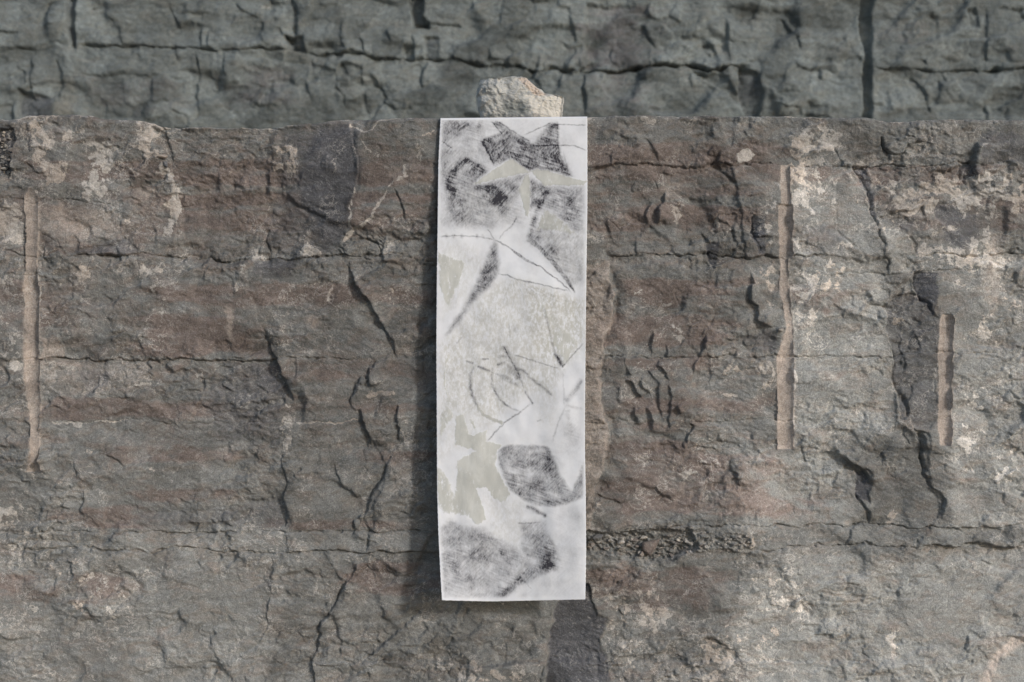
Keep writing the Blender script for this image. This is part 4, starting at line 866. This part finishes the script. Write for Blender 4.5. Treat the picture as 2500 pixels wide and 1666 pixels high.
line([(1095, 470), (1100, 440), (1110, 415), (1122, 400), (1138, 391), (1160, 403), (1186, 426)], 8, .7); sm(1155, 425, 26, 20, .5); line([(1138, 388), (1142, 400)], 5, .5)
line([(1110, 415), (1100, 440), (1096, 460)], 9, .4); sm(1103, 460, 14, 26, .5); sm(1110, 515, 22, 30, .5); line([(1078, 345), (1105, 362)], 1.4, .5); sm(1085, 390, 12, 40, .25)
ch([(1155, 452), (1283, 425), (1272, 470), (1240, 470), (1222, 505), (1200, 495), (1172, 470)], .38, 8); sm(1205, 470, 26, 9, .45, .2); sm(1222, 488, 16, 12, .5); sm(1190, 460, 20, 5, .4); sm(1228, 515, 10, 16, .3)
ch([(1110, 440), (1160, 455), (1260, 470), (1280, 550), (1110, 560), (1120, 500)], .25, 14)
ch([(1290, 430), (1333, 456), (1322, 490), (1292, 510)], .45, 6); line([(1338, 462), (1322, 490), (1308, 525), (1297, 560), (1292, 585)], 6, .65); ch([(1330, 460), (1425, 458), (1424, 560), (1310, 562), (1320, 500)], .30, 10)
sm(1400, 515, 22, 30, .3)
ch([(1072, 535), (1215, 540), (1200, 556), (1072, 553)], .2, 8)
ch([(1190, 345), (1300, 360), (1365, 360), (1400, 432), (1330, 425), (1293, 424), (1245, 392), (1205, 408)], .16, 6)
ch([(1100, 400), (1160, 395), (1200, 410), (1160, 448), (1120, 470), (1095, 500)], .18, 14)
ch([(1165, 452), (1285, 428), (1268, 480), (1230, 520), (1190, 500)], .14, 10)
ch([(1295, 440), (1335, 456), (1420, 458), (1400, 500), (1330, 500), (1296, 520)], .16, 10)
sm(1150, 500, 60, 40, .12); sm(1375, 500, 40, 50, .12); sm(1100, 320, 40, 30, .12)
for k in range(9): line([(1190 + k * 9, 350 + k * 3), (1205 + k * 9, 385 + k * 3)], 1.5, .16)
for k in range(8): line([(1318 + k * 8, 370), (1332 + k * 8, 420)], 1.5, .14)
for k in range(10): line([(1095 + k * 11, 455 + k * 3), (1112 + k * 11, 520 + k * 2)], 1.6, .12)
# middle third
line([(1073, 578), (1110, 575), (1160, 578), (1195, 582), (1208, 586)], 1.3, .5)
for x in (1090, 1108, 1127, 1165, 1180): sm(x, 577, 4, 5, .4)
line([(1190, 560), (1200, 575), (1208, 584)], 1.5, .4); line([(1218, 585), (1230, 568), (1248, 555), (1257, 540), (1262, 530)], 1.4, .5)
line([(1203, 586), (1213, 588), (1240, 603), (1250, 610), (1290, 637), (1320, 652), (1345, 672), (1370, 690), (1395, 714)], 1.6, .7); line([(1250, 610), (1262, 622), (1290, 640), (1315, 650)], 1.4, .6)
ch([(1208, 592), (1213, 600), (1215, 630), (1219, 645), (1217, 662), (1210, 680), (1195, 700), (1175, 718), (1157, 733), (1142, 755), (1125, 782), (1100, 810), (1090, 818), (1104, 790), (1124, 765), (1139, 735), (1155, 708), (1167, 680), (1177, 655), (1190, 625), (1200, 602)], .74, 6)
sm(1195, 650, 16, 30, .15, .5)
line([(1215, 668), (1240, 673), (1265, 683), (1300, 690), (1350, 702), (1388, 711)], 1.5, .7)
ch([(1300, 548), (1418, 555), (1425, 600), (1425, 690), (1395, 700), (1360, 665), (1320, 615), (1288, 590), (1296, 570)], .32, 8); sm(1345, 612, 18, 14, .5); sm(1312, 585, 12, 14, .3)
for k in range(4): line([(1284 + k * 3, 586 - k * 2), (1312 + k * 3, 605 - k), (1350 + k * 2, 647 - k * 2), (1383 + k * 3, 688), (1404, 716)], 1.4, .45)
for k in range(7): line([(1250 + k * 3, 680), (1235 + k * 22, 720 + k * 2), (1215 + k * 34, 760 - k * 3)], 1.3, .16)
line([(1327, 745), (1335, 780), (1342, 810), (1350, 845), (1358, 870), (1372, 893)], 3, .55); line([(1130, 823), (1120, 833), (1115, 840)], 1.6, .4); sm(1258, 805, 9, 12, .28); line([(1242, 790), (1246, 825)], 1.4, .3)
# third quarter
ch([(1352, 865), (1370, 868), (1379, 890), (1368, 896)], .65, 3); line([(1370, 900), (1395, 870), (1418, 845), (1426, 838)], 1.6, .7); line([(1252, 866), (1290, 877), (1330, 890), (1365, 900)], 1.4, .6)
line([(1228, 843), (1240, 865), (1252, 885), (1262, 905), (1266, 930)], 8, .45); line([(1228, 843), (1262, 905), (1280, 950)], 1.5, .4)
for p, w, v in (([(1137, 883), (1157, 887)], 2.5, .6), ([(1175, 878), (1193, 876)], 2, .6), ([(1215, 870), (1238, 872)], 3, .6), ([(1165, 893), (1185, 902), (1198, 908)], 3, .65), ([(1213, 891), (1235, 884)], 3, .55), ([(1268, 898), (1300, 927), (1330, 950), (1350, 968)], 3.4, .55),
                ([(1280, 952), (1290, 970), (1302, 988)], 2.4, .65), ([(1296, 985), (1270, 1007), (1230, 1033), (1205, 1060), (1188, 1080)], 1.7, .65), ([(1422, 925), (1410, 945), (1395, 965), (1380, 982)], 6, .5), ([(1378, 990), (1374, 910)], 1.3, .25), ([(1378, 990), (1425, 1000)], 4, .2),
                ([(1380, 995), (1360, 1040), (1348, 1080)], 2, .3), ([(1385, 1000), (1395, 1060)], 6, .25), ([(1310, 1030), (1322, 1025)], 1.6, .4)): line(p, w, v)
ch([(1207, 912), (1240, 918), (1264, 935), (1266, 944), (1230, 930)], .42, 3); ch([(1236, 890), (1250, 895), (1264, 925), (1240, 912)], .35, 4); sm(1395, 1075, 22, 36, .2)
# the dark stone shape and the lower smudges
ch([(1215, 1105), (1225, 1094), (1250, 1085), (1265, 1088), (1300, 1088), (1336, 1090), (1346, 1105), (1356, 1130), (1364, 1150), (1371, 1166), (1390, 1194), (1397, 1198), (1410, 1170), (1420, 1140), (1426, 1128), (1424, 1200), (1422, 1216), (1390, 1229), (1355, 1237), (1310, 1234), (1275, 1220), (1245, 1195), (1230, 1165), (1217, 1130)], .60, 3.4)
for a in ((1342, 1125, 20, 22, .3), (1290, 1130, 26, 12, .25), (1258, 1190, 22, 16, .25), (1310, 1195, 30, 16, .15), (1228, 1105, 8, 10, .2), (1255, 1152, 14, 8, -.35), (1290, 1157, 16, 8, -.35), (1312, 1101, 14, 4, -.35), (1240, 1135, 14, 16, -.18), (1360, 1225, 40, 5, .15)): sm(*a)
line([(1283, 1236), (1300, 1241), (1318, 1253), (1336, 1262)], 4.5, .8)
ch([(1272, 1278), (1318, 1270), (1328, 1275), (1342, 1312), (1368, 1368), (1362, 1387), (1300, 1418), (1250, 1447), (1225, 1464), (1080, 1466), (1072, 1290), (1100, 1270), (1140, 1290), (1180, 1290), (1210, 1312), (1230, 1322), (1276, 1352)], .43, 7)
sm(1150, 1340, 80, 60, .14); sm(1290, 1330, 40, 60, .1); sm(1390, 1060, 40, 70, .12); sm(1250, 930, 60, 50, .08); sm(1380, 620, 50, 60, .1); sm(1110, 900, 40, 80, .05); sm(1140, 1130, 60, 60, .05)
for a in ((1340, 1348, 22, 30, .45), (1345, 1380, 22, 12, .35), (1226, 1350, 9, 7, .35), (1150, 1414, 14, 14, .35), (1112, 1388, 12, 26, .3, -.6), (1160, 1352, 18, 12, .2), (1185, 1362, 30, 10, .2), (1100, 1360, 20, 10, .15), (1090, 1420, 20, 10, .15), (1120, 1300, 18, 30, .12), (1180, 1315, 16, 14, .18), (1315, 1300, 12, 20, .15), (1150, 1440, 10, 6, .15), (1305, 1372, 16, 8, -.15), (1120, 1448, 30, 12, -.15)): sm(*a)
line([(1362, 1384), (1330, 1388), (1280, 1402), (1250, 1430), (1215, 1462)], 10, .42); line([(1262, 1278), (1290, 1277), (1320, 1275)], 1.6, .4); line([(1258, 1415), (1280, 1420), (1298, 1440)], 1.3, .2)
ch([(1330, 1245), (1428, 1235), (1428, 1466), (1250, 1466), (1310, 1420), (1375, 1380)], .15, 12)
# grey and beige paint
pt = lambda pts, v=1.0, so=2.2: K.paint('paint', pts, v * .9, so * 2.2)
pt([(1156, 449), (1200, 418), (1245, 388), (1255, 390), (1293, 420), (1225, 435), (1160, 451)]); pt([(1295, 418), (1310, 413), (1340, 417), (1380, 430), (1432, 443), (1425, 452), (1330, 454), (1310, 435)]); pt([(1268, 462), (1280, 430), (1293, 422), (1295, 480), (1291, 532), (1283, 527), (1275, 492)])
pt([(1330, 508), (1345, 514), (1375, 540), (1408, 573), (1310, 560), (1318, 535)], .8, 4); pt([(1070, 614), (1095, 625), (1130, 638), (1136, 645), (1122, 690), (1102, 730), (1097, 752), (1085, 735), (1073, 700), (1068, 640)], .8, 3)
pt([(1315, 742), (1330, 738), (1340, 765), (1372, 795), (1418, 832), (1402, 850), (1386, 890), (1375, 888), (1352, 850), (1337, 790)], .62, 4)
pt([(1078, 1005), (1090, 995), (1110, 1000), (1105, 1020), (1090, 1045), (1078, 1066), (1072, 1060)], .8, 3)
pt([(1113, 1015), (1130, 1010), (1146, 1060), (1155, 1063), (1190, 1050), (1186, 1076), (1226, 1086), (1215, 1100), (1210, 1130), (1218, 1152), (1246, 1206), (1238, 1222), (1225, 1226), (1205, 1215), (1186, 1190), (1164, 1193), (1178, 1235), (1186, 1268), (1165, 1285), (1122, 1232), (1115, 1200), (1115, 1126), (1150, 1107), (1162, 1100), (1110, 1086)], .95, 2.5)
pt([(1066, 1140), (1085, 1150), (1108, 1195), (1118, 1215), (1142, 1262), (1110, 1255), (1075, 1248), (1066, 1200)], .75, 4)
K.stroke('paint', [(1150, 1022), (1154, 1035), (1160, 1046)], 4, .8); K.stroke('paint', [(1096, 868), (1090, 885), (1085, 915), (1086, 945), (1096, 975)], 2, .7)
K.stroke('char', [(1158, 893), (1149, 915), (1148, 945), (1153, 965), (1165, 990), (1180, 1012), (1205, 1025), (1229, 1033)], 3.6, .62); K.stroke('paint', [(1165, 990), (1180, 1012), (1205, 1025), (1229, 1033)], 5, .8)
K.stroke('char', [(1206, 893), (1200, 915), (1200, 935), (1208, 955), (1220, 975), (1235, 990), (1255, 1000), (1270, 1003)], 2.6, .55)
K.paint('wash', [(1215, 690), (1260, 680), (1330, 700), (1425, 735), (1426, 830), (1370, 910), (1350, 970), (1290, 960), (1200, 1030), (1080, 1000), (1072, 840), (1100, 818), (1160, 740)], .75, 18)
K.paint('wash', [(1075, 590), (1160, 600), (1180, 640), (1130, 740), (1080, 780)], .4, 14); K.paint('wash', [(1290, 700), (1430, 730), (1430, 880), (1300, 880)], .25, 14); K.paint('wash', [(1068, 1000), (1200, 1030), (1190, 1080), (1110, 1100), (1068, 1130)], .35, 14); K.paint('wash', [(1310, 560), (1430, 560), (1430, 720), (1390, 700)], .3, 14); K.paint('wash', [(1130, 460), (1250, 480), (1240, 545), (1120, 540)], .3, 14); K.paint('wash', [(1180, 1200), (1280, 1230), (1270, 1340), (1200, 1310)], .4, 14); K.paint('wash', [(1300, 970), (1360, 970), (1350, 1040), (1310, 1040)], .3, 14)
mg = np.minimum(np.minimum(QX - lx, rx - QX), 1e3)
hs = sstep(-.15, .15, gnoise(QX / 70, QY / 70, 216))
hat1 = fbm((QX + QY) / 4.0, (QY - QX) / 42, 2, 217); hat2 = fbm((QX * .35 - QY) / 4.5, (QX + QY * .35) / 38, 2, 218)
grn = .22 * fbm(QX / 5, QY / 9, 2, 210) + .38 * fbm(QX / 26, QY / 26, 3, 212) + .36 * (hs * hat1 + (1 - hs) * hat2)
char = .88 * np.clip(K.mask('char'), 0, 1.1) * (1 + grn) + .14 * np.clip(fbm(QX / 55, QY / 55, 4, 214), 0, 1) + .03 * np.clip(.3 + fbm(QX / 9, QY / 9, 3, 215), 0, 1)
char *= sstep(-2, 10, mg) * sstep(1468, 1452, QY)
paint = np.clip(K.mask('paint'), 0, 1)
char = char * (1 - .88 * np.clip(paint, 0, 1) * (K.mask('char') < 2))
wash = np.clip(K.mask('wash'), 0, 1)

t = NT('drawing_canvas')
A = t.attr('marks')
fg = t.noise(520, 2, .7, 0, t.mapping((1, 1, .45))); sg = t.noise(170, 3, .7, .3, t.mapping((1, 1, .55))); wv = t.noise(1100, 1, .5)
c0 = t.mix(t.smooth(t.noise(12, 3), .35, .65), (.765, .765, .795), (.80, .80, .825))
ws = t.math('MULTIPLY', A[2], t.smooth(sg, .3, .65))
c0 = t.mix(ws, c0, (.545, .53, .49))
pb = t.noise(75, 4, .7, .6, t.mapping((1.2, 1, .5)))
pm = t.smooth(t.math('ADD', A[1], t.math('ADD', t.math('MULTIPLY', t.math('SUBTRACT', sg, .5), .8), t.math('MULTIPLY', t.math('SUBTRACT', pb, .5), 1.3))), .30, .72)
pc = t.mix(t.smooth(t.noise(40, 4, .7, .5, t.mapping((1, 1, .4))), .35, .7), (.52, .515, .478), (.63, .622, .585))
c0 = t.mix(t.math('MULTIPLY', pm, .95), c0, pc)
dens = t.math('ADD', A[0], t.math('MULTIPLY', A[0], t.math('ADD', t.math('MULTIPLY', t.math('SUBTRACT', fg, .5), 1.1), t.math('MULTIPLY', t.math('SUBTRACT', sg, .5), .7))))
c0 = t.mix(t.math('MULTIPLY', dens, .93, clamp=True), c0, (.045, .043, .052))
t.put(t.b.inputs['Base Color'], c0); t.b.inputs['Roughness'].default_value = .9; t.b.inputs['Specular IOR Level'].default_value = .2
t.bump(t.math('ADD', t.math('MULTIPLY', wv, .4), t.math('MULTIPLY', pm, .8)), .35, .0015)
M_sheet = t.m
# sheet: over the edge, then hanging; the lower left corner lifts a little
hang = -.0065 + 0 * QX
bow = -.0035 * np.sin(5.2 * U + 2.6 * Vv + .6) * Vv + .0022 * fbm(QX / 60, QY / 90, 2, 221) * np.clip(Vv * 3, 0, 1) - .010 * np.sin(np.pi * np.clip(Vv, 0, 1)) * (.4 + .6 * U) + .006 * np.sin(3.1 * U + 1.0) * Vv + .004 * fbm(QX / 170, QY / 260, 2, 220) * np.clip(Vv * 4, 0, 1)
curl = -.020 * np.clip((Vv - .72) / .28, 0, 1) ** 2 * np.clip((.45 - U) / .45, 0, 1) ** 1.5
yq = hang + bow * np.clip(Vv * 3, 0, 1) + curl
kq = (D + yq) / D
front = np.stack([(QX - 1250) * S * kq, yq, (833 - QY) * S * kq + ZC], -1)
marks = np.stack([char, paint, wash, np.ones_like(char)], -1)
nb = 26; RB = .006
backrows = []
for i in range(nb, 0, -1):
    a = i / nb
    r = front[0].copy()
    if a < .35:
        th = a / .35 * math.pi / 2
        r[:, 1] += RB * (1 - math.cos(th)); r[:, 2] += RB * math.sin(th) - .0
    else:
        r[:, 1] += RB + (a - .35) / .65 * .17; r[:, 2] += RB + .0006 * math.sin(9 * a)
    backrows.append(r)
front[:, :, 2] -= RB * np.exp(-Vv * 60)     # the fold itself takes up the radius
for r in backrows: r[:, 2] -= RB
allr = np.concatenate([np.array(backrows), front], 0)
mk = np.concatenate([np.tile(np.array([.05, 0, 0, 1.]), (nb, NU, 1)), marks], 0)
NR = allr.shape[0]
dj = np.gradient(allr, axis=0); di = np.gradient(allr, axis=1)
nr = np.cross(dj, di); nr /= np.linalg.norm(nr, axis=-1, keepdims=True) + 1e-12
if nr[nb + 300, NU // 2, 1] > 0: nr = -nr
TH = .0011
back = allr - nr * TH
vv = np.concatenate([allr.reshape(-1, 3), back.reshape(-1, 3)]); off = NR * NU
qd = grid_quads(NR, NU).reshape(-1, 4)
idx = np.arange(NR * NU).reshape(NR, NU)
rim = np.concatenate([idx[0, :], idx[1:, -1], idx[-1, -2::-1], idx[-2:0:-1, 0]])
rn = np.roll(rim, -1)
side = np.stack([rim, rn, rn + off, rim + off], -1)
me = mesh_from('hanging_drawing', vv, np.concatenate([qd, qd[:, ::-1] + off, side]), {'marks': np.concatenate([mk.reshape(-1, 4), np.tile([.04, 0, .2, 1.], (off, 1))])})
tag(obj('hanging_drawing', me, M_sheet), 'long white sheet with an abstract charcoal and grey paint drawing, draped over the ledge', 'drawing')

# ------------------------------------------------------------------ the stone that weighs it down
OUT = [(1170, 188), (1193, 189), (1226, 184), (1249, 179), (1277, 180), (1288, 185), (1302, 198), (1313, 208), (1323, 212), (1332, 221), (1356, 224), (1378, 230), (1376, 245), (1374, 262), (1373, 285)]
OUTL = [(1170, 188), (1166, 208), (1162, 224), (1164, 245), (1166, 256), (1171, 270), (1178, 286)]
ZB = ZT + .0005
KS = (D + .045) / D
def stone_mesh():
    nr_, na = 120, 260
    zz = np.linspace(179.6, 286, nr_)
    RT = [(179.0, 1262), (180, 1277), (185, 1288), (198, 1302), (208, 1313), (212, 1323), (221, 1332), (224, 1356), (230, 1378), (245, 1376), (262, 1374), (285, 1372), (287, 1368)]
    LT = [(179.0, 1258), (181, 1240), (184, 1224), (187, 1200), (188.5, 1172), (200, 1168), (208, 1166), (224, 1162), (245, 1164), (256, 1166), (270, 1171), (284, 1177), (287, 1182)]
    l = np.interp(zz, *np.array(LT).T); r = np.interp(zz, *np.array(RT).T)
    hc = np.sin(np.linspace(math.pi / 2, -math.pi / 2, na // 2, endpoint=False))
    cu = np.concatenate([hc, -hc]); sgn = np.concatenate([np.ones(na // 2), -np.ones(na // 2)])
    ZZ, CU = np.meshgrid(zz, cu, indexing='ij'); SG = np.broadcast_to(sgn[None, :], ZZ.shape)
    cx = ((l + r) / 2)[:, None]; a = ((r - l) / 2)[:, None]
    ce = np.sign(CU) * np.abs(CU) ** (1 / .42); se = SG * np.sqrt(np.clip(1 - ce * ce, 0, 1))
    xx = cx + a * CU
    prof = np.interp(zz, [179, 186, 200, 240, 275, 287], [16, 34, 46, 58, 54, 46])[:, None]
    yy = prof * np.sign(se) * np.abs(se) ** .55
    f = sstep(.1, .6, np.abs(se))
    # broken faces: the cream face on the right is cut back, a crumbly hollow under the shoulder, a bulge at the left
    cut = np.clip((xx - (1292 + (ZZ - 240) * -.02)) / 85, 0, 1)
    yf = yy + (se < 0) * f * (cut * 26 - 7 * np.exp(-((xx - 1200) / 26) ** 2 - ((ZZ - 222) / 22) ** 2)
                              + 9 * np.exp(-((xx - 1300) / 22) ** 2 - ((ZZ - 222) / 14) ** 2) + 6 * np.exp(-((xx - 1190) / 14) ** 2 - ((ZZ - 228) / 9) ** 2)
                              + .18 * (ZZ - 230) * np.exp(-((xx - 1240) / 50) ** 2))
    nz = 8.0 * facets(xx / 34 + ZZ / 60, ZZ / 27 - xx / 80, 301, 1.6) + 3.4 * fbm(xx / 17, ZZ / 17, 5, 302, .6) + 2.4 * facets(xx / 11 + ZZ / 17, ZZ / 10 - xx / 22, 303, 1.4)
    crumbly = np.exp(-((xx - 1295 - (ZZ - 205)) / 16) ** 2) * sstep(178, 190, ZZ) * sstep(250, 232, ZZ)
    nz = nz + crumbly * 4.0 * fbm(xx / 7, ZZ / 7, 3, 304)
    yf = yf - nz * f * np.where(se < 0, 1, -1)
    xx = xx + (1 - f) * 1.3 * fbm(ZZ / 9, yy / 14, 3, 305) * np.sign(ce)
    ZO = ZZ + .9 * fbm(xx / 12, yy / 14, 3, 306) * (ZZ < 284)
    P = np.stack([(xx - 1250) * S * KS, yf * S + .070, (286 - ZO) * S * 1.015 + ZB], -1)
    P[..., 2] += .0026 * sstep(278, 285, ZZ) * sstep(5, -25, yy) * (.6 + .5 * gnoise(xx / 30, yy / 30, 320))
    top = P[0].mean(0); top[2] += .0004; bot = P[-1].mean(0)
    q = []
    idx = np.arange(nr_ * na).reshape(nr_, na)
    nx = np.roll(idx, -1, 1)
    q = np.stack([idx[:-1], idx[1:], nx[1:], nx[:-1]], -1).reshape(-1, 4)
    co_ = np.concatenate([P.reshape(-1, 3), top[None], bot[None]])
    T_, B_ = nr_ * na, nr_ * na + 1
    ct = np.stack([np.full(na // 2, T_), idx[0, 0::2], idx[0, 1::2], np.roll(idx[0, 0::2], -1)], -1)
    cb = np.stack([np.full(na // 2, B_), np.roll(idx[-1, 0::2], -1), idx[-1, 1::2], idx[-1, 0::2]], -1)
    q = np.concatenate([q, ct, cb])
    cream = sstep(1290, 1300, xx + 6 * fbm(xx / 12, ZZ / 12, 2, 311) - (ZZ - 260) * .45) * sstep(222, 236, ZZ + 5 * fbm(xx / 14, ZZ / 14, 2, 312))
    pink = np.clip(crumbly * 1.1, 0, 1)
    dark = np.exp(-((xx - 1262) / 40) ** 2 - ((ZZ - 262) / 22) ** 2) * (1 - cream) * 1.1 + .5 * np.exp(-((xx - 1200) / 30) ** 2 - ((ZZ - 278) / 10) ** 2)
    am = np.stack([cream, pink, dark, np.ones_like(dark)], -1).reshape(-1, 4)
    am = np.concatenate([am, [[0, 0, 0, 1], [0, 0, 0, 1]]])
    return mesh_from('weight_stone', co_, q, {'tones': am})
t = NT('pale_limestone')
A = t.attr('tones')
n1 = t.noise(120, 4, .65); n2 = t.noise(420, 3, .7); n3 = t.noise(45, 4, .6, .5)
c = t.mix(t.smooth(n3, .35, .68), (.36, .358, .345), (.55, .535, .50))
c = t.mix(t.smooth(t.math('ADD', A[2], t.math('MULTIPLY', t.math('SUBTRACT', n1, .5), .7)), .25, .9), c, (.24, .25, .24))
c = t.mix(t.smooth(A[1], .2, .8), c, (.56, .47, .40))
c = t.mix(t.smooth(A[0], .35, .65), c, (.60, .565, .51))
c = t.mix(t.smooth(n2, .6, .78, 0, .55), c, (.72, .69, .63)); c = t.mix(t.smooth(n1, .38, .24, 0, .35), c, (.28, .27, .25))
t.put(t.b.inputs['Base Color'], c); t.b.inputs['Roughness'].default_value = .92; t.b.inputs['Specular IOR Level'].default_value = .2
t.bump(t.math('ADD', n1, t.math('MULTIPLY', n2, .6)), .6, .004)
tag(obj('weight_stone', stone_mesh(), t.m), 'pale grey and cream broken stone resting on the top of the drawing', 'stone')

# ------------------------------------------------------------------ loose stones and debris
def hat(px, py):
    j = np.argmin(np.abs(ys - py)); i = np.argmin(np.abs(xs - px)); return F.H[j, i]
def chip(rr, w, h, d, n=14):
    bm = bmesh.new()
    for _ in range(n):
        a = mathutils.Vector((rr.gauss(0, 1), rr.gauss(0, 1), rr.gauss(0, 1))).normalized() * rr.uniform(.78, 1)
        bm.verts.new((a.x * w / 2, a.y * d / 2, a.z * h / 2))
    r = bmesh.ops.convex_hull(bm, input=bm.verts)
    bmesh.ops.delete(bm, geom=list({e for e in r['geom_interior'] + r['geom_unused'] if isinstance(e, bmesh.types.BMVert)}), context='VERTS')
    bmesh.ops.recalc_face_normals(bm, faces=bm.faces)
    return bm
def tone(me, a, b):
    n = len(me.vertices)
    for nm, val_ in (('mask_a', a), ('mask_b', b)):
        at = me.attributes.new(nm, 'FLOAT_COLOR', 'POINT'); at.data.foreach_set('color', np.tile(np.array(val_, np.float32), (n, 1)).ravel())
def loose(name, px, py, w, h, d, label, cat, a=(0, 0, 0, 1), b=(0, .5, 0, 1), rot=0, seed=0, group=None, out=4, n=14, poly=None):
    rr = random.Random(seed)
    if poly:
        bm = bmesh.new(); cx = sum(p[0] for p in poly) / len(poly); cy = sum(p[1] for p in poly) / len(poly); px, py = cx, cy
        for dy, k in ((-d * .5, .72), (-d * .1, 1.0), (d * .5, .9)):
            for p in poly: bm.verts.new(((p[0] - cx) * S * k, dy * S + rr.uniform(-2, 2) * S, -(p[1] - cy) * S * k))
        r = bmesh.ops.convex_hull(bm, input=bm.verts)
        bmesh.ops.delete(bm, geom=list({e for e in r['geom_interior'] + r['geom_unused'] if isinstance(e, bmesh.types.BMVert)}), context='VERTS')
    else:
        bm = chip(rr, w * S, h * S, d * S, n)
    bmesh.ops.bevel(bm, geom=list(bm.edges), offset=min(w, h) * S * .06, segments=1, affect='EDGES')
    bmesh.ops.recalc_face_normals(bm, faces=bm.faces)
    me = bpy.data.meshes.new(name); bm.to_mesh(me); bm.free(); tone(me, a, b)
    o = obj(name, me, M_loose)
    p = wall_co(np.float64(px), np.float64(py), hat(px, py) + out)
    o.location = p; o.rotation_euler = (0, rot, 0)
    return tag(o, label, cat, group)
W_ = (0, .9, .1, 1); T_ = (0, .2, .9, 1); G_ = (0, .05, .1, 1); R_ = (.8, 0, .25, 1); D_ = (0, 0, 0, 1)
gN = 'stones in the debris pocket'
loose('loose_stone', 395, 382, 36, 14, 20, 'small tan stone wedged in a crack of the upper left block', 'stone', T_, rot=.08, seed=1, out=6, n=18)
loose('loose_stone', 404, 400, 14, 24, 12, 'thin slate grey chip below the small tan stone', 'stone', G_, (.7, .5, 0, 1), rot=-.5, seed=2, out=4)
loose('stone_shard', 0, 0, 30, 30, 16, 'brown triangular shard standing in the debris pocket', 'stone', R_, (0, .5, 0, 1), poly=[(1568, 1325), (1590, 1322), (1614, 1316), (1604, 1338), (1587, 1362), (1566, 1344)], seed=3, out=16, group=gN)
loose('loose_stone', 1515, 1324, 27, 12, 16, 'white oval pebble left of the brown shard', 'stone', W_, (0, .56, 0, 1), rot=-.1, seed=4, out=13, group=gN, n=26)
loose('loose_stone', 1572, 1316, 26, 15, 14, 'pale stone behind the top of the brown shard', 'stone', (0, .7, .4, 1), rot=-.3, seed=5, out=7, group=gN)
loose('loose_stone', 1543, 1317, 13, 13, 10, 'small pointed pale chip between white pebble and brown shard', 'stone', (0, .6, .3, 1), seed=6, out=11, group=gN)
loose('loose_stone', 1534, 1331, 15, 10, 12, 'small pinkish pebble right below the white oval pebble', 'stone', (.3, .3, .6, 1), seed=7, out=14, group=gN)
loose('loose_stone', 1516, 1338, 16, 11, 12, 'small grey brown pebble under the white oval pebble', 'stone', (.2, .2, .4, 1), seed=8, out=15, group=gN)
loose('loose_stone', 1439, 1338, 20, 9, 14, 'flat pinkish chip touching the right edge of the drawing', 'stone', (.2, .3, .7, 1), seed=9, out=10, group=gN, rot=.05)
loose('loose_stone', 1461, 1309, 34, 18, 18, 'dark grey stone near the right edge of the drawing', 'stone', G_, (.55, .5, 0, 1), seed=10, out=8, group=gN, rot=-.2)
loose('loose_stone', 1440, 1326, 14, 12, 12, 'small dark chip wedged beside the drawing above the flat pinkish chip', 'stone', G_, (.3, .45, 0, 1), seed=11, out=8, group=gN)
loose('loose_stone', 1556, 1336, 14, 12, 12, 'small brown pebble left of the brown shard', 'stone', (.5, .1, .3, 1), seed=12, out=13, group=gN)
loose('loose_stone', 870, 1277, 22, 34, 16, 'grey stone jammed in the crack left of the drawing', 'stone', G_, (.3, .52, 0, 1), seed=13, out=5, rot=.15)
loose('loose_stone', 884, 1262, 12, 20, 10, 'small splinter leaning above the jammed grey stone', 'stone', G_, (.2, .5, 0, 1), seed=14, out=6, rot=.6)
loose('loose_stone', 884, 930, 22, 28, 14, 'rounded grey stone stuck in the dark crack beside the drawing', 'stone', G_, (.35, .48, 0, 1), seed=15, out=5, n=24)
loose('loose_stone', 1905, 806, 22, 16, 14, 'pale chip lodged at the side of the middle drill groove', 'stone', (0, .5, .5, 1), seed=16, out=5)
# crumbled debris nobody could count
rr = random.Random(77); bmA = bmesh.new(); cols = []
for k in range(420):
    if k < 300:
        px = rr.uniform(1440, 1850); py = rr.uniform(1300, 1368)
        if not inside(np.array([px]), np.array([py]), PK)[0]: continue
        if px < 1700 and py < 1318: continue
        if px > 1700 and rr.random() < .55: continue
    elif k < 360: px, py = rr.uniform(-20, 24), rr.uniform(316, 420)
    else: px, py = rr.uniform(2330, 2500), rr.uniform(287, 290); px = rr.uniform(0, 1040) if k % 2 else rr.uniform(1450, 2500); py = float(top_at(np.array([px]))[0]) - 1
    s_ = rr.choice([rr.uniform(3, 9), rr.uniform(4, 12), rr.uniform(9, 19)]) if k < 360 else rr.uniform(1.5, 5)
    b2 = chip(rr, s_ * S * rr.uniform(1, 1.6), s_ * S * rr.uniform(.6, 1), s_ * S, 9)
    p = wall_co(np.float64(px), np.float64(py), hat(px, py) + s_ * .25)
    if k >= 360: p[1] += .012 + rr.uniform(0, .02)
    me_ = bpy.data.meshes.new('tmp'); bmesh.ops.translate(b2, verts=b2.verts, vec=p); n0 = len(b2.verts); b2.to_mesh(me_); b2.free()
    bmA.from_mesh(me_); bpy.data.meshes.remove(me_)
    cols += [((rr.choice([0, 0, .4]), rr.uniform(.05, .75), rr.uniform(0, .5), 1), (rr.uniform(0, .5), rr.uniform(.42, .58), 0, 1))] * n0
me = bpy.data.meshes.new('debris'); bmA.to_mesh(me); bmA.free()
for nm, i in (('mask_a', 0), ('mask_b', 1)):
    at = me.attributes.new(nm, 'FLOAT_COLOR', 'POINT'); at.data.foreach_set('color', np.array([c_[i] for c_ in cols], np.float32).ravel())
tag(obj('crumbled_debris', me, M_loose), 'crumbled stone fragments lying in the pocket and on the ledges of the face', 'debris', kind='stuff')
